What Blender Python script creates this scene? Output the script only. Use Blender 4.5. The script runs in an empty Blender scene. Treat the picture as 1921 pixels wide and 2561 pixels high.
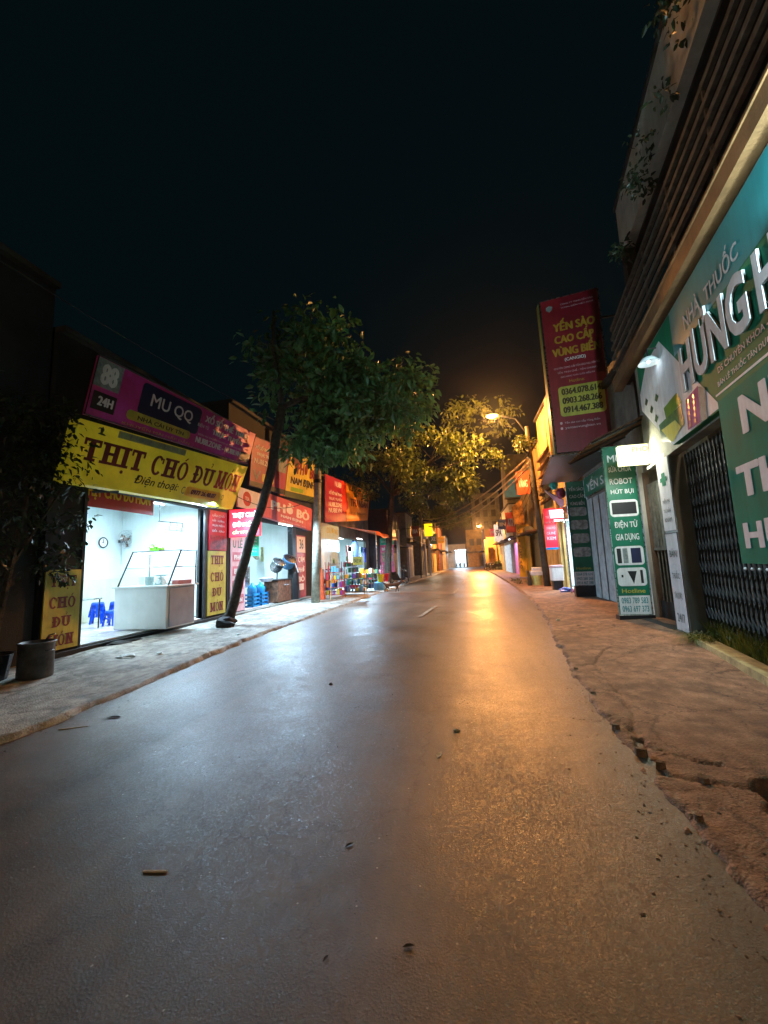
import bpy, math, random
import numpy as np
from mathutils import Vector, Matrix
random.seed(7); np.random.seed(7)
S = bpy.context.scene
COL = S.collection
R = math.radians

# ---------------------------------------------------------------- camera, world, exposure
F, CX, CY, EYE = 1000.0, 960.5, 1280.5, 1.6
def cam_axes(roll=.04, vp=(1165, 1400)):
    Y = Vector(((vp[0]-CX)/F, -(vp[1]-CY)/F, -1)).normalized()
    a, b = -math.sin(roll), math.cos(roll)
    Z = Vector((a, b, -(a*Y[0]+b*Y[1])/Y[2])).normalized()
    X = Y.cross(Z)
    return Matrix((X, Y, Z))          # world = M @ camera
cd = bpy.data.cameras.new('camera'); cam = bpy.data.objects.new('camera', cd); COL.objects.link(cam)
cam.matrix_world = Matrix.Translation((0, 0, EYE)) @ cam_axes().to_4x4()
cd.sensor_fit = 'VERTICAL'; cd.sensor_height = 36; cd.lens = F/2561*36
cd.clip_start = .05; cd.clip_end = 2000
S.camera = cam
W = bpy.data.worlds.new('World'); S.world = W; W.use_nodes = True
nt = W.node_tree; bg = nt.nodes['Background']
bg.inputs[0].default_value = (.0016, .0058, .0076, 1); bg.inputs[1].default_value = .34      # night sky
S.view_settings.view_transform = 'Standard'; S.view_settings.look = 'None'
S.view_settings.exposure = .95; S.view_settings.gamma = 1
S.cycles.use_denoising = True
S.cycles.max_bounces = 8; S.cycles.diffuse_bounces = 4; S.cycles.glossy_bounces = 3
S.cycles.transmission_bounces = 6; S.cycles.transparent_max_bounces = 8
S.cycles.sample_clamp_indirect = 6; S.cycles.caustics_reflective = False; S.cycles.caustics_refractive = False

SODIUM = (1, .41, .11); COOL = (.68, .87, 1); COOL2 = (.50, .76, 1)
P_LAMP = 9500; P_REAR_FILL = 2500; P_FAR = 20000; P_SHOP = 95

# ---------------------------------------------------------------- helpers
def lin(c, k=1.0):
    o = []
    for v in c:
        v /= 255; o.append((v/12.92 if v <= .04045 else ((v+.055)/1.055)**2.4)*k)
    return (*o, 1)
MATS = {}
def mat(name, rgb, rough=.6, metal=0, var=.18, scale=3, bump=0, bscale=40, emit=0, alpha=1, trans=0, spec=.5, rgb2=None, detail=6, streak=.55):
    """procedural surface: colour broken up by noise (wear, dirt), roughness noise, fine relief"""
    if name in MATS: return MATS[name]
    m = bpy.data.materials.new(name); m.use_nodes = True; MATS[name] = m
    n = m.node_tree; b = n.nodes['Principled BSDF']; L = n.links
    c = lin(rgb); c2 = lin(rgb2) if rgb2 else tuple(v*(1-var*2.2) for v in c[:3])+(1,)
    tc = n.nodes.new('ShaderNodeTexCoord')
    nz = n.nodes.new('ShaderNodeTexNoise'); nz.inputs['Scale'].default_value = scale; nz.inputs['Detail'].default_value = detail
    nz.inputs['Roughness'].default_value = .65
    L.new(tc.outputs['Object'], nz.inputs['Vector'])
    rp = n.nodes.new('ShaderNodeValToRGB'); rp.color_ramp.elements[0].position = .36; rp.color_ramp.elements[1].position = .62
    rp.color_ramp.elements[0].color = c2; rp.color_ramp.elements[1].color = c
    L.new(nz.outputs['Fac'], rp.inputs['Fac'])
    if emit or alpha < 1 or metal > .5: L.new(rp.outputs['Color'], b.inputs['Base Color'])
    else:       # rain streaks and grime, running down
        mpz = n.nodes.new('ShaderNodeMapping'); mpz.inputs['Scale'].default_value = (5, 5, .45); L.new(tc.outputs['Object'], mpz.inputs[0])
        sz = n.nodes.new('ShaderNodeTexNoise'); sz.inputs['Scale'].default_value = 1.6; sz.inputs['Detail'].default_value = 5; sz.inputs['Roughness'].default_value = .7; L.new(mpz.outputs[0], sz.inputs['Vector'])
        sr = n.nodes.new('ShaderNodeValToRGB'); sr.color_ramp.elements[0].position = .34; sr.color_ramp.elements[1].position = .58
        sr.color_ramp.elements[0].color = (.72, .70, .66, 1); sr.color_ramp.elements[1].color = (1, 1, 1, 1); L.new(sz.outputs['Fac'], sr.inputs['Fac'])
        sm = n.nodes.new('ShaderNodeMix'); sm.data_type = 'RGBA'; sm.blend_type = 'MULTIPLY'; sm.inputs[0].default_value = streak
        L.new(rp.outputs['Color'], sm.inputs[6]); L.new(sr.outputs['Color'], sm.inputs[7]); L.new(sm.outputs[2], b.inputs['Base Color'])
    mr = n.nodes.new('ShaderNodeMapRange'); mr.inputs['To Min'].default_value = max(.02, rough-.1); mr.inputs['To Max'].default_value = min(1, rough+.1)
    L.new(nz.outputs['Fac'], mr.inputs['Value']); L.new(mr.outputs['Result'], b.inputs['Roughness'])
    b.inputs['Metallic'].default_value = metal; b.inputs['Specular IOR Level'].default_value = spec
    if bump:
        n2 = n.nodes.new('ShaderNodeTexNoise'); n2.inputs['Scale'].default_value = bscale; n2.inputs['Detail'].default_value = 5
        L.new(tc.outputs['Object'], n2.inputs['Vector'])
        bp = n.nodes.new('ShaderNodeBump'); bp.inputs['Strength'].default_value = bump; bp.inputs['Distance'].default_value = .02
        L.new(n2.outputs['Fac'], bp.inputs['Height']); L.new(bp.outputs['Normal'], b.inputs['Normal'])
    if emit:
        L.new(rp.outputs['Color'], b.inputs['Emission Color']); b.inputs['Emission Strength'].default_value = emit
    if trans:
        b.inputs['Transmission Weight'].default_value = trans; b.inputs['IOR'].default_value = 1.15
    if alpha < 1: b.inputs['Alpha'].default_value = alpha
    return m

class MB:
    def __init__(s): s.v = []; s.f = []
    def add(s, vs, fs):
        k = len(s.v); s.v += [tuple(v) for v in vs]; s.f += [tuple(i+k for i in f) for f in fs]; return s
    def box(s, a, b, rz=0, c=None):
        x0, y0, z0 = a; x1, y1, z1 = b
        vs = [(x0,y0,z0),(x1,y0,z0),(x1,y1,z0),(x0,y1,z0),(x0,y0,z1),(x1,y0,z1),(x1,y1,z1),(x0,y1,z1)]
        if rz:
            cx, cy = c or ((x0+x1)/2, (y0+y1)/2); co, si = math.cos(rz), math.sin(rz)
            vs = [(cx+(x-cx)*co-(y-cy)*si, cy+(x-cx)*si+(y-cy)*co, z) for x, y, z in vs]
        return s.add(vs, [(0,3,2,1),(4,5,6,7),(0,1,5,4),(1,2,6,5),(2,3,7,6),(3,0,4,7)])
    def slab(s, q, t):
        """panel from four corners (outward = bl->br x bl->tl), thickness t behind"""
        q = [Vector(p) for p in q]; n = (q[1]-q[0]).cross(q[3]-q[0]).normalized()
        return s.add(q+[p-n*t for p in q], [(0,1,2,3),(7,6,5,4),(0,4,5,1),(1,5,6,2),(2,6,7,3),(3,7,4,0)])
    def tube(s, pts, r, n=8, cap=True):
        pts = [Vector(p) for p in pts]; m = len(pts)
        rr = r if isinstance(r, (list, tuple)) else [r]*m
        vs = []; u0 = None
        for i, p in enumerate(pts):
            d = (pts[min(i+1, m-1)]-pts[max(i-1, 0)]).normalized()
            if u0 is None: u0 = d.cross(Vector((0, 0, 1))) if abs(d.z) < .7 else d.cross(Vector((1, 0, 0)))
            u = u0-d*u0.dot(d)
            if u.length < 1e-5: u = d.cross(Vector((.3, .8, .5)))
            u.normalize(); u0 = u; w = d.cross(u)
            for k in range(n):
                a = 2*math.pi*k/n; vs.append(p+(u*math.cos(a)+w*math.sin(a))*rr[i])
        fs = [(i*n+k, i*n+(k+1) % n, (i+1)*n+(k+1) % n, (i+1)*n+k) for i in range(m-1) for k in range(n)]
        if cap: fs += [tuple(range(n-1, -1, -1)), tuple(range((m-1)*n, m*n))]
        return s.add(vs, fs)
    def lathe(s, prof, c, n=16, M=None):
        vs = []; c = Vector(c)
        for r, z in prof:
            for k in range(n):
                a = 2*math.pi*k/n; p = Vector((r*math.cos(a), r*math.sin(a), z))
                vs.append((M @ p if M else p)+c)
        m = len(prof)
        return s.add(vs, [(i*n+k, i*n+(k+1) % n, (i+1)*n+(k+1) % n, (i+1)*n+k) for i in range(m-1) for k in range(n)])
    def ring(s, c, r, t, n=20, axis='x'):
        pts = []
        for k in range(n+1):
            a = 2*math.pi*k/n; u, w = math.cos(a)*r, math.sin(a)*r
            pts.append(Vector(c)+Vector((0, u, w) if axis == 'x' else (u, 0, w) if axis == 'y' else (u, w, 0)))
        return s.tube(pts, t, 5, False)
    def blob(s, c, r, sq=(1, 1, 1), n=7, j=.15):
        vs = []; c = Vector(c)
        for i in range(1, n):
            th = math.pi*i/n
            for k in range(n+2):
                ph = 2*math.pi*k/(n+2); q = r*(1+random.uniform(-j, j))
                vs.append(c+Vector((math.sin(th)*math.cos(ph)*q*sq[0], math.sin(th)*math.sin(ph)*q*sq[1], math.cos(th)*q*sq[2])))
        m = n+2; top = len(vs); vs += [c+Vector((0, 0, r*sq[2])), c-Vector((0, 0, r*sq[2]))]
        fs = [(i*m+k, (i+1)*m+k, (i+1)*m+(k+1) % m, i*m+(k+1) % m) for i in range(n-2) for k in range(m)]
        fs += [(top, k, (k+1) % m) for k in range(m)] + [(top+1, (n-2)*m+(k+1) % m, (n-2)*m+k) for k in range(m)]
        return s.add(vs, fs)
    def mesh(s, name, o=(0, 0, 0), smooth=False):
        me = bpy.data.meshes.new(name); o = Vector(o)
        me.from_pydata([tuple(Vector(v)-o) for v in s.v], [], s.f); me.update()
        if smooth: me.polygons.foreach_set('use_smooth', [True]*len(me.polygons))
        return me

class Thing:
    """an Empty at the base that parents the parts; geometry is given in world coordinates"""
    def __init__(s, name, label, cat, loc=(0, 0, 0), group=None, kind=None):
        s.o = bpy.data.objects.new(name, None); COL.objects.link(s.o); s.o.location = loc; s.loc = Vector(loc)
        s.o.empty_display_size = .2
        s.o['label'] = label; s.o['category'] = cat
        if group: s.o['group'] = group
        if kind: s.o['kind'] = kind
    def part(s, name, mb, m, label=None, smooth=False, sub=None, kind=None, bevel=0):
        me = mb.mesh(name, s.loc, smooth); me.materials.append(m)
        o = bpy.data.objects.new(name, me); COL.objects.link(o); o.parent = sub or s.o
        if label: o['label'] = label
        if kind: o['kind'] = kind
        if bevel: bev(o, bevel)
        return o
def bev(o, w, seg=2):
    b = o.modifiers.new('bevel', 'BEVEL'); b.width = w; b.segments = seg; b.limit_method = 'ANGLE'
def single(name, mb, m, label, cat, loc=(0, 0, 0), group=None, smooth=False, bevel=0):
    me = mb.mesh(name, loc, smooth); me.materials.append(m)
    o = bpy.data.objects.new(name, me); COL.objects.link(o); o.location = loc
    o['label'] = label; o['category'] = cat
    if group: o['group'] = group
    if bevel: bev(o, bevel)
    return o
def struct(name, mb, m, smooth=False, kind='structure', label=None):
    me = mb.mesh(name, (0, 0, 0), smooth); me.materials.append(m)
    o = bpy.data.objects.new(name, me); COL.objects.link(o); o['kind'] = kind
    if label: o['label'] = label
    return o
def copy_thing(src, label, loc, rz=0, sc=1):
    def rec(o, par):
        c = o.copy(); COL.objects.link(c); c.parent = par
        for ch in list(o.children): rec(ch, c)
        return c
    c = rec(src.o if isinstance(src, Thing) else src, None)
    c.location = loc; c.rotation_euler = (0, 0, rz); c.scale = (sc,)*3; c['label'] = label
    return c
def lamp(name, kind, loc, power, color, size=.2, size_y=None, rot=(0, 0, 0), parent=None):
    l = bpy.data.lights.new(name, kind); l.energy = power; l.color = color
    if kind == 'AREA':
        l.size = size
        if size_y: l.shape = 'RECTANGLE'; l.size_y = size_y
    else: l.shadow_soft_size = size
    o = bpy.data.objects.new(name, l); COL.objects.link(o); o.location = loc; o.rotation_euler = rot
    return o

def quad_at(q, u, v, h=0):
    a, b, c, d = [Vector(p) for p in q]
    n = (b-a).cross(d-a).normalized()
    return (a*(1-u)+b*u)*(1-v)+(d*(1-u)+c*u)*v + n*h
TXT = {}
def text_geo(s, off=0, extrude=0):
    key = (s, extrude, off)
    if key not in TXT:
        f = bpy.data.curves.new('lettering', 'FONT'); f.body = s; f.resolution_u = 3; f.extrude = extrude; f.offset = off
        f.align_x = 'CENTER'; f.space_line = .95
        o = bpy.data.objects.new('lettering', f)
        me = bpy.data.meshes.new_from_object(o)
        TXT[key] = ([tuple(v.co) for v in me.vertices], [tuple(p.vertices) for p in me.polygons])
        bpy.data.objects.remove(o); bpy.data.meshes.remove(me)
    return TXT[key]
def txt(th, s, q, r, m, bold=1, lift=.006, depth=0, sub=None, slant=0, off=0):
    vs, fs = text_geo(s, off, extrude=.1 if depth else 0)
    if not vs: return
    x0 = min(v[0] for v in vs); x1 = max(v[0] for v in vs); y0 = min(v[1] for v in vs); y1 = max(v[1] for v in vs)
    mb = MB(); u0, v0, u1, v1 = r
    k = .016*bold*(1 if bold else 0)
    shifts = [(0, 0)] if not bold else [(-k, 0), (k, 0), (0, -k*.8), (0, k*.8), (-2*k, 0), (2*k, 0)][:2+2*bold]
    sx = (u1-u0)/max(x1-x0+4*k, 1e-4); sy = (v1-v0)/max(y1-y0+2*k, 1e-4)
    for i, (dx, dy) in enumerate(shifts):
        mb.add([quad_at(q, u0+(x-x0+2*k+dx+slant*(y-y0))*sx, v0+(y-y0+k+dy)*sy, lift+i*.0006+(z+.1)*5*depth) for x, y, z in vs], fs)
    return th.part('lettering', mb, m, sub=sub)
def patch(th, name, q, r, m, lift=.004, round_=0, n=5, sub=None, pts=None):
    """flat print: a rectangle (or rounded / free polygon) in panel coordinates"""
    mb = MB(); u0, v0, u1, v1 = r or (0, 0, 1, 1)
    if pts: P = pts
    elif round_:
        P = []; w = Vector(q[1])-Vector(q[0]); h = Vector(q[3])-Vector(q[0]); a = round_/w.length; b = round_/h.length
        for cx, cy, st in ((u1-a, v1-b, 0), (u0+a, v1-b, 90), (u0+a, v0+b, 180), (u1-a, v0+b, 270)):
            for k in range(n+1):
                t = R(st+90*k/n); P.append((cx+a*math.cos(t), cy+b*math.sin(t)))
    else: P = [(u0, v0), (u1, v0), (u1, v1), (u0, v1)]
    mb.add([quad_at(q, u, v, lift) for u, v in P], [tuple(range(len(P)))])
    return th.part(name, mb, m, sub=sub)
def panel(th, name, q, m, t=.05, frame=None, fw=.03):
    p = th.part(name, MB().slab(q, t), m)
    if frame:
        fb = MB(); Q = [quad_at(q, *uv, h=.0) for uv in ((0, 0), (1, 0), (1, 1), (0, 1))]
        for i in range(4): fb.tube([Q[i], Q[(i+1) % 4]], fw/2, 4)
        th.part('frame', fb, frame)
    return p
def LX(x, y0, y1, z0, z1, x1=None):      # street face of the left row (looks +x): corners bl br tr tl, near end first
    x1 = x if x1 is None else x1
    return [(x, y0, z0), (x, y1, z0), (x1, y1, z1), (x1, y0, z1)]
def RX(x, y0, y1, z0, z1, b=0):            # street face of the right row (looks -x): far end first
    return [(x+b*(y1-y0), y1, z0), (x, y0, z0), (x, y0, z1), (x+b*(y1-y0), y1, z1)]
def YP(y, x0, x1, z0, z1, t=0):            # facing the camera (looks -y)
    return [(x0, y, z0), (x1, y, z0), (x1, y, z1), (x0, y, z1)]

# slab-serif capitals, built from bars and bowls
def slab_geo(s):
    W = .255; SH = .13; V, Fc = [], []; x = 0
    def rect(a, b, c, d):
        k = len(V); V.extend([(a, b), (c, b), (c, d), (a, d)]); Fc.append((k, k+1, k+2, k+3))
    def bowl(cx, cy, rx, ry, t, a0, a1, tx=None, n=18):
        k = len(V); tx = tx or t
        for i in range(n+1):
            a = R(a0+(a1-a0)*i/n); ca, sa = math.cos(a), math.sin(a)
            V.append((cx+rx*ca, cy+ry*sa)); V.append((cx+(rx-tx)*ca, cy+(ry-t)*sa))
        for i in range(n): Fc.append((k+2*i, k+2*i+2, k+2*i+3, k+2*i+1))
    def stem(cx, lo=True, hi=True, y0=0, y1=1):
        rect(cx-W/2, y0, cx+W/2, y1)
        if lo: rect(cx-W*.95, 0, cx+W*.95, SH)
        if hi: rect(cx-W*.95, 1-SH, cx+W*.95, 1)
    def diag(xa, ya, xb, yb, w):
        k = len(V); V.extend([(xa-w/2, ya), (xa+w/2, ya), (xb+w/2, yb), (xb-w/2, yb)]); Fc.append((k, k+1, k+2, k+3))
    for ch in s:
        c = x
        if ch == ' ': x += .38; continue
        if ch == 'T':
            stem(c+.38, hi=False); rect(c, .86, c+.76, 1); rect(c, .68, c+.11, 1); rect(c+.65, .68, c+.76, 1); x += .86
        elif ch == 'H':
            stem(c+.19); stem(c+.66); rect(c+.19, .43, c+.66, .57); x += .95
        elif ch in 'IỊ':
            stem(c+.19); x += .48
            if ch == 'Ị': bowl(c+.19, -.2, .085, .085, .085, 0, 360)
        elif ch in 'CÓO':
            if ch == 'C': bowl(c+.36, .5, .36, .52, .13, 42, 318, .2); rect(c+.6, .62, c+.7, .9); x += .8
            else:
                bowl(c+.38, .5, .38, .52, .12, 0, 360, .2); x += .86
                if ch == 'Ó': diag(c+.34, 1.08, c+.5, 1.26, .11)
        elif ch in 'ĐD':
            stem(c+.19); bowl(c+.26, .5, .5, .5, .13, -90, 90, .2); rect(c-.03, .44, c+.42, .56); x += .86
        elif ch in 'UỦ':
            stem(c+.19, lo=False, y0=.3); stem(c+.7, lo=False, y0=.3); bowl(c+.445, .32, .355, .34, .14, 180, 360, .2); x += .98
            if ch == 'Ủ': bowl(c+.44, 1.26, .1, .09, .05, -80, 150); rect(c+.42, 1.08, c+.48, 1.18)
        elif ch == 'M':
            stem(c+.19, y1=.95); stem(c+.87, y1=.95); diag(c+.5, .12, c+.2, 1, .2); diag(c+.56, .12, c+.86, 1, .2); x += 1.15
        elif ch == 'N':
            stem(c+.17, y1=.95); stem(c+.68, y1=.95); diag(c+.68, 0, c+.2, 1, .22); x += .95
    return V, Fc
def slab_txt(th, s, q, r, m, lift=.006):
    V, Fc = slab_geo(s); x0 = min(v[0] for v in V); x1 = max(v[0] for v in V); y0 = min(v[1] for v in V); y1 = max(v[1] for v in V)
    u0, v0, u1, v1 = r; mb = MB()
    for i, f in enumerate(Fc):
        mb.add([quad_at(q, u0+(V[j][0]-x0)/(x1-x0)*(u1-u0), v0+(V[j][1]-y0)/(y1-y0)*(v1-v0), lift+(i % 7)*.0005) for j in f], [tuple(range(len(f)))])
    return th.part('lettering', mb, m)

# ---------------------------------------------------------------- materials
CONC = mat('concrete', (120, 116, 106), .8, var=.22, scale=2.5, bump=.5)
CONC_D = mat('dark_concrete', (58, 56, 52), .85, var=.25, scale=2, bump=.5)
STUCCO_Y = mat('ochre_stucco', (190, 160, 96), .8, var=.25, scale=1.4, bump=.4)
STUCCO_W = mat('white_stucco', (205, 204, 198), .7, var=.12, scale=1.5, bump=.3)
STUCCO_G = mat('grey_stucco', (150, 150, 136), .8, var=.25, scale=1.2, bump=.4)
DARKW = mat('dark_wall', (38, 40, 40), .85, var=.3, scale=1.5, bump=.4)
MAROON = mat('maroon_metal', (74, 40, 48), .5, var=.25, scale=2)
WALL_IN = mat('interior_paint', (218, 232, 232), .6, var=.05, scale=1.2, streak=.22)
WAIN = mat('interior_lower_paint', (204, 206, 180), .5, var=.05, scale=1.5, streak=.3)
TILE = mat('floor_tile', (214, 210, 208), .25, var=.06, scale=3)
STEEL = mat('stainless_steel', (190, 196, 200), .28, 1, var=.08, scale=8)
STEEL_D = mat('dark_metal', (48, 52, 54), .45, .6, var=.2, scale=6)
IRON = mat('painted_iron', (128, 126, 114), .5, .3, var=.25, scale=8)
RUST = mat('rusty_metal', (120, 84, 62), .75, .2, var=.35, scale=7, bump=.4)
GLASS = mat('clear_glass', (222, 238, 240), .05, var=.02, alpha=.22)
WHITEP = mat('white_laminate', (214, 220, 220), .35, var=.05, scale=2, streak=.1)
GREYP = mat('grey_panel', (150, 158, 178), .4, var=.08, scale=3, streak=.1)
YEL = mat('yellow_vinyl_glow', (222, 204, 44), .45, var=.12, scale=1.2, emit=.07)  # weak emission added so the sign face looks brighter
YELM = mat('faded_yellow_vinyl', (196, 184, 70), .5, var=.15, scale=2)
YEL_B = mat('yellow_print', (244, 190, 20), .4, var=.05)
RED = mat('red_vinyl', (190, 22, 40), .45, var=.12, scale=2)
RED_D = mat('dark_red_print', (112, 14, 30), .5, var=.12, scale=4)
CRIM = mat('crimson_print', (180, 16, 44), .5, var=.08, scale=4)
MARV = mat('maroon_vinyl', (136, 14, 36), .45, var=.14, scale=1.5)
PURP = mat('purple_vinyl', (200, 62, 164), .45, var=.2, scale=.7, rgb2=(168, 36, 92))
PURP2 = mat('plum_vinyl', (150, 38, 92), .45, var=.2, scale=1.2, rgb2=(96, 22, 50))
NAVY = mat('navy_print', (32, 36, 74), .45, var=.1)
WHT = mat('white_print', (226, 224, 226), .7, var=.05, scale=6, spec=.15)
PINKW = mat('pale_pink_print', (214, 176, 186), .5, var=.1, scale=4)
GREYPR = mat('grey_print', (140, 150, 150), .8, var=.2, scale=9)
BLK = mat('black_print', (26, 26, 30), .5, var=.1)
GRN = mat('green_vinyl', (10, 130, 92), .75, var=.12, scale=1.2, spec=.15)
GRN_D = mat('deep_green_vinyl', (10, 112, 84), .42, var=.12, scale=2)
TEAL = mat('teal_vinyl', (40, 140, 146), .4, var=.1, scale=1)
LIME = mat('lime_print', (120, 168, 30), .45, var=.1)
BARK = mat('bark', (70, 62, 50), .9, var=.35, scale=9, bump=1, bscale=25)
PLBLUE = mat('blue_plastic', (8, 74, 214), .3, var=.08, scale=5)
PLRED = mat('red_plastic', (176, 22, 28), .35, var=.08, scale=5)
PLCYAN = mat('cyan_plastic', (20, 130, 196), .25, var=.12, scale=6)
PLGRN = mat('green_plastic', (112, 200, 20), .35, var=.08, scale=5)
RUBBER = mat('black_rubber', (26, 26, 28), .7, var=.2, scale=12)
BLACKP = mat('black_plastic', (30, 30, 34), .3, var=.15, scale=6)
ORANGEV = mat('orange_tarpaulin', (206, 98, 36), .55, var=.2, scale=2)
BLUEV = mat('blue_grey_sheet', (60, 84, 96), .5, var=.2, scale=2)
BEAM = mat('tan_paint', (138, 100, 62), .7, var=.2, scale=2, bump=.3)
def glow(name, rgb, s):
    return mat(name, rgb, .5, var=.0, emit=s)
TUBE_E = glow('fluorescent_tube', (235, 246, 255), 9)
SOD_E = mat('sodium_lens', (255, 176, 64), .5, var=0, emit=26)
LED_RED = glow('lit_red_acrylic', (255, 40, 70), 1.1)
LED_WHT = glow('lit_white_acrylic', (235, 250, 255), 1.6)
LED_YEL = glow('lit_yellow_acrylic', (250, 250, 170), 1.0)

def leaf_mat(name, a, b):
    m = mat(name, a, .42, var=.3, scale=1.1, rgb2=b, spec=.5)
    n = m.node_tree; p = n.nodes['Principled BSDF']; out = n.nodes['Material Output']
    tr = n.nodes.new('ShaderNodeBsdfTranslucent'); mx = n.nodes.new('ShaderNodeMixShader'); mx.inputs[0].default_value = .3
    src = p.inputs['Base Color'].links[0].from_socket
    n.links.new(src, tr.inputs['Color']); n.links.new(p.outputs[0], mx.inputs[1]); n.links.new(tr.outputs[0], mx.inputs[2])
    n.links.new(mx.outputs[0], out.inputs[0]); return m
LEAF = leaf_mat('tree_leaf', (88, 138, 84), (40, 80, 44))
LEAF3 = leaf_mat('dark_leaf', (46, 62, 34), (22, 34, 18))
LEAF2 = leaf_mat('tree_leaf_light', (104, 118, 50), (50, 66, 26))
GRASSM = leaf_mat('grass_blade', (120, 124, 44), (62, 78, 26))

def asphalt():
    m = bpy.data.materials.new('asphalt'); m.use_nodes = True; n = m.node_tree; L = n.links; b = n.nodes['Principled BSDF']
    tc = n.nodes.new('ShaderNodeTexCoord')
    def noise(s, d=6, r=.6):
        z = n.nodes.new('ShaderNodeTexNoise'); z.inputs['Scale'].default_value = s; z.inputs['Detail'].default_value = d
        z.inputs['Roughness'].default_value = r; L.new(tc.outputs['Object'], z.inputs['Vector']); return z
    def ramp(src, p0, c0, p1, c1):
        r = n.nodes.new('ShaderNodeValToRGB'); e = r.color_ramp.elements; e[0].position = p0; e[1].position = p1
        e[0].color = (*c0, 1); e[1].color = (*c1, 1); L.new(src, r.inputs['Fac']); return r
    def mix(a, bb, f, mode='MIX'):
        x = n.nodes.new('ShaderNodeMix'); x.data_type = 'RGBA'; x.blend_type = mode
        if isinstance(f, float): x.inputs[0].default_value = f
        else: L.new(f, x.inputs[0])
        L.new(a, x.inputs[6]); L.new(bb, x.inputs[7]); return x.outputs[2]
    big = noise(.45, 5, .6); mid = noise(4, 7, .7); fine = noise(140, 3, .7)
    base = ramp(big.outputs['Fac'], .35, (.084, .062, .044), .68, (.160, .120, .085))
    md = ramp(mid.outputs['Fac'], .3, (.72, .72, .72), .7, (1.12, 1.12, 1.12))
    c = mix(base.outputs[0], md.outputs[0], 1.0, 'MULTIPLY')
    st = noise(1.7, 3, .5); stain = ramp(st.outputs['Fac'], .70, (1, 1, 1), .76, (.45, .45, .43))
    c = mix(c, stain.outputs[0], 1.0, 'MULTIPLY')
    v2 = n.nodes.new('ShaderNodeTexVoronoi'); v2.inputs['Scale'].default_value = 9; L.new(tc.outputs['Object'], v2.inputs['Vector'])
    grit = ramp(v2.outputs['Distance'], .035, (.30, .27, .23), .06, (0, 0, 0)); c = mix(c, grit.outputs[0], 1.0, 'ADD')
    mq = n.nodes.new('ShaderNodeMapping'); mq.inputs['Scale'].default_value = (2.2, .12, 1); L.new(tc.outputs['Object'], mq.inputs[0])
    tz = noise(1, 4, .6); L.new(mq.outputs[0], tz.inputs['Vector']); tr_ = ramp(tz.outputs['Fac'], .35, (.74, .73, .72), .65, (1.15, 1.15, 1.14)); c = mix(c, tr_.outputs[0], 1.0, 'MULTIPLY')
    ck = n.nodes.new('ShaderNodeTexVoronoi'); ck.feature = 'DISTANCE_TO_EDGE'; ck.inputs['Scale'].default_value = .55
    wz = noise(2.2, 5, .7); wa = n.nodes.new('ShaderNodeVectorMath'); wa.operation = 'MULTIPLY_ADD'; L.new(wz.outputs['Color'], wa.inputs[0]); wa.inputs[1].default_value = (.7, .7, 0); L.new(tc.outputs['Object'], wa.inputs[2]); L.new(wa.outputs[0], ck.inputs['Vector'])
    cl = ramp(ck.outputs['Distance'], .002, (.5, .48, .45), .007, (1, 1, 1)); c = mix(c, cl.outputs[0], .6, 'MULTIPLY')
    vo = n.nodes.new('ShaderNodeTexVoronoi'); vo.inputs['Scale'].default_value = 85; L.new(tc.outputs['Object'], vo.inputs['Vector'])
    ag = ramp(vo.outputs['Color'], .2, (.78, .78, .78), .9, (1.25, 1.24, 1.22)); c = mix(c, ag.outputs[0], .75, 'MULTIPLY')
    L.new(c, b.inputs['Base Color'])
    rr = ramp(big.outputs['Fac'], .3, (.35,)*3, .7, (.52,)*3); rf = ramp(mid.outputs['Fac'], .3, (.9,)*3, .7, (1.15,)*3)
    L.new(mix(rr.outputs[0], rf.outputs[0], 1.0, 'MULTIPLY'), b.inputs['Roughness'])
    b.inputs['Specular IOR Level'].default_value = .5
    vc = ramp(vo.outputs['Color'], .1, (.7,)*3, .9, (1.45,)*3)
    rsrc = b.inputs['Roughness'].links[0].from_socket; L.new(mix(rsrc, vc.outputs[0], 1.0, 'MULTIPLY'), b.inputs['Roughness'])
    b1 = n.nodes.new('ShaderNodeBump'); b1.inputs['Strength'].default_value = .3; b1.inputs['Distance'].default_value = .0026
    L.new(vo.outputs['Distance'], b1.inputs['Height'])
    b2 = n.nodes.new('ShaderNodeBump'); b2.inputs['Strength'].default_value = .5; b2.inputs['Distance'].default_value = .003
    n3 = noise(190, 4, .75); L.new(n3.outputs['Fac'], b2.inputs['Height']); L.new(b1.outputs['Normal'], b2.inputs['Normal'])
    L.new(b2.outputs['Normal'], b.inputs['Normal'])
    return m
ASPH = asphalt()
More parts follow.
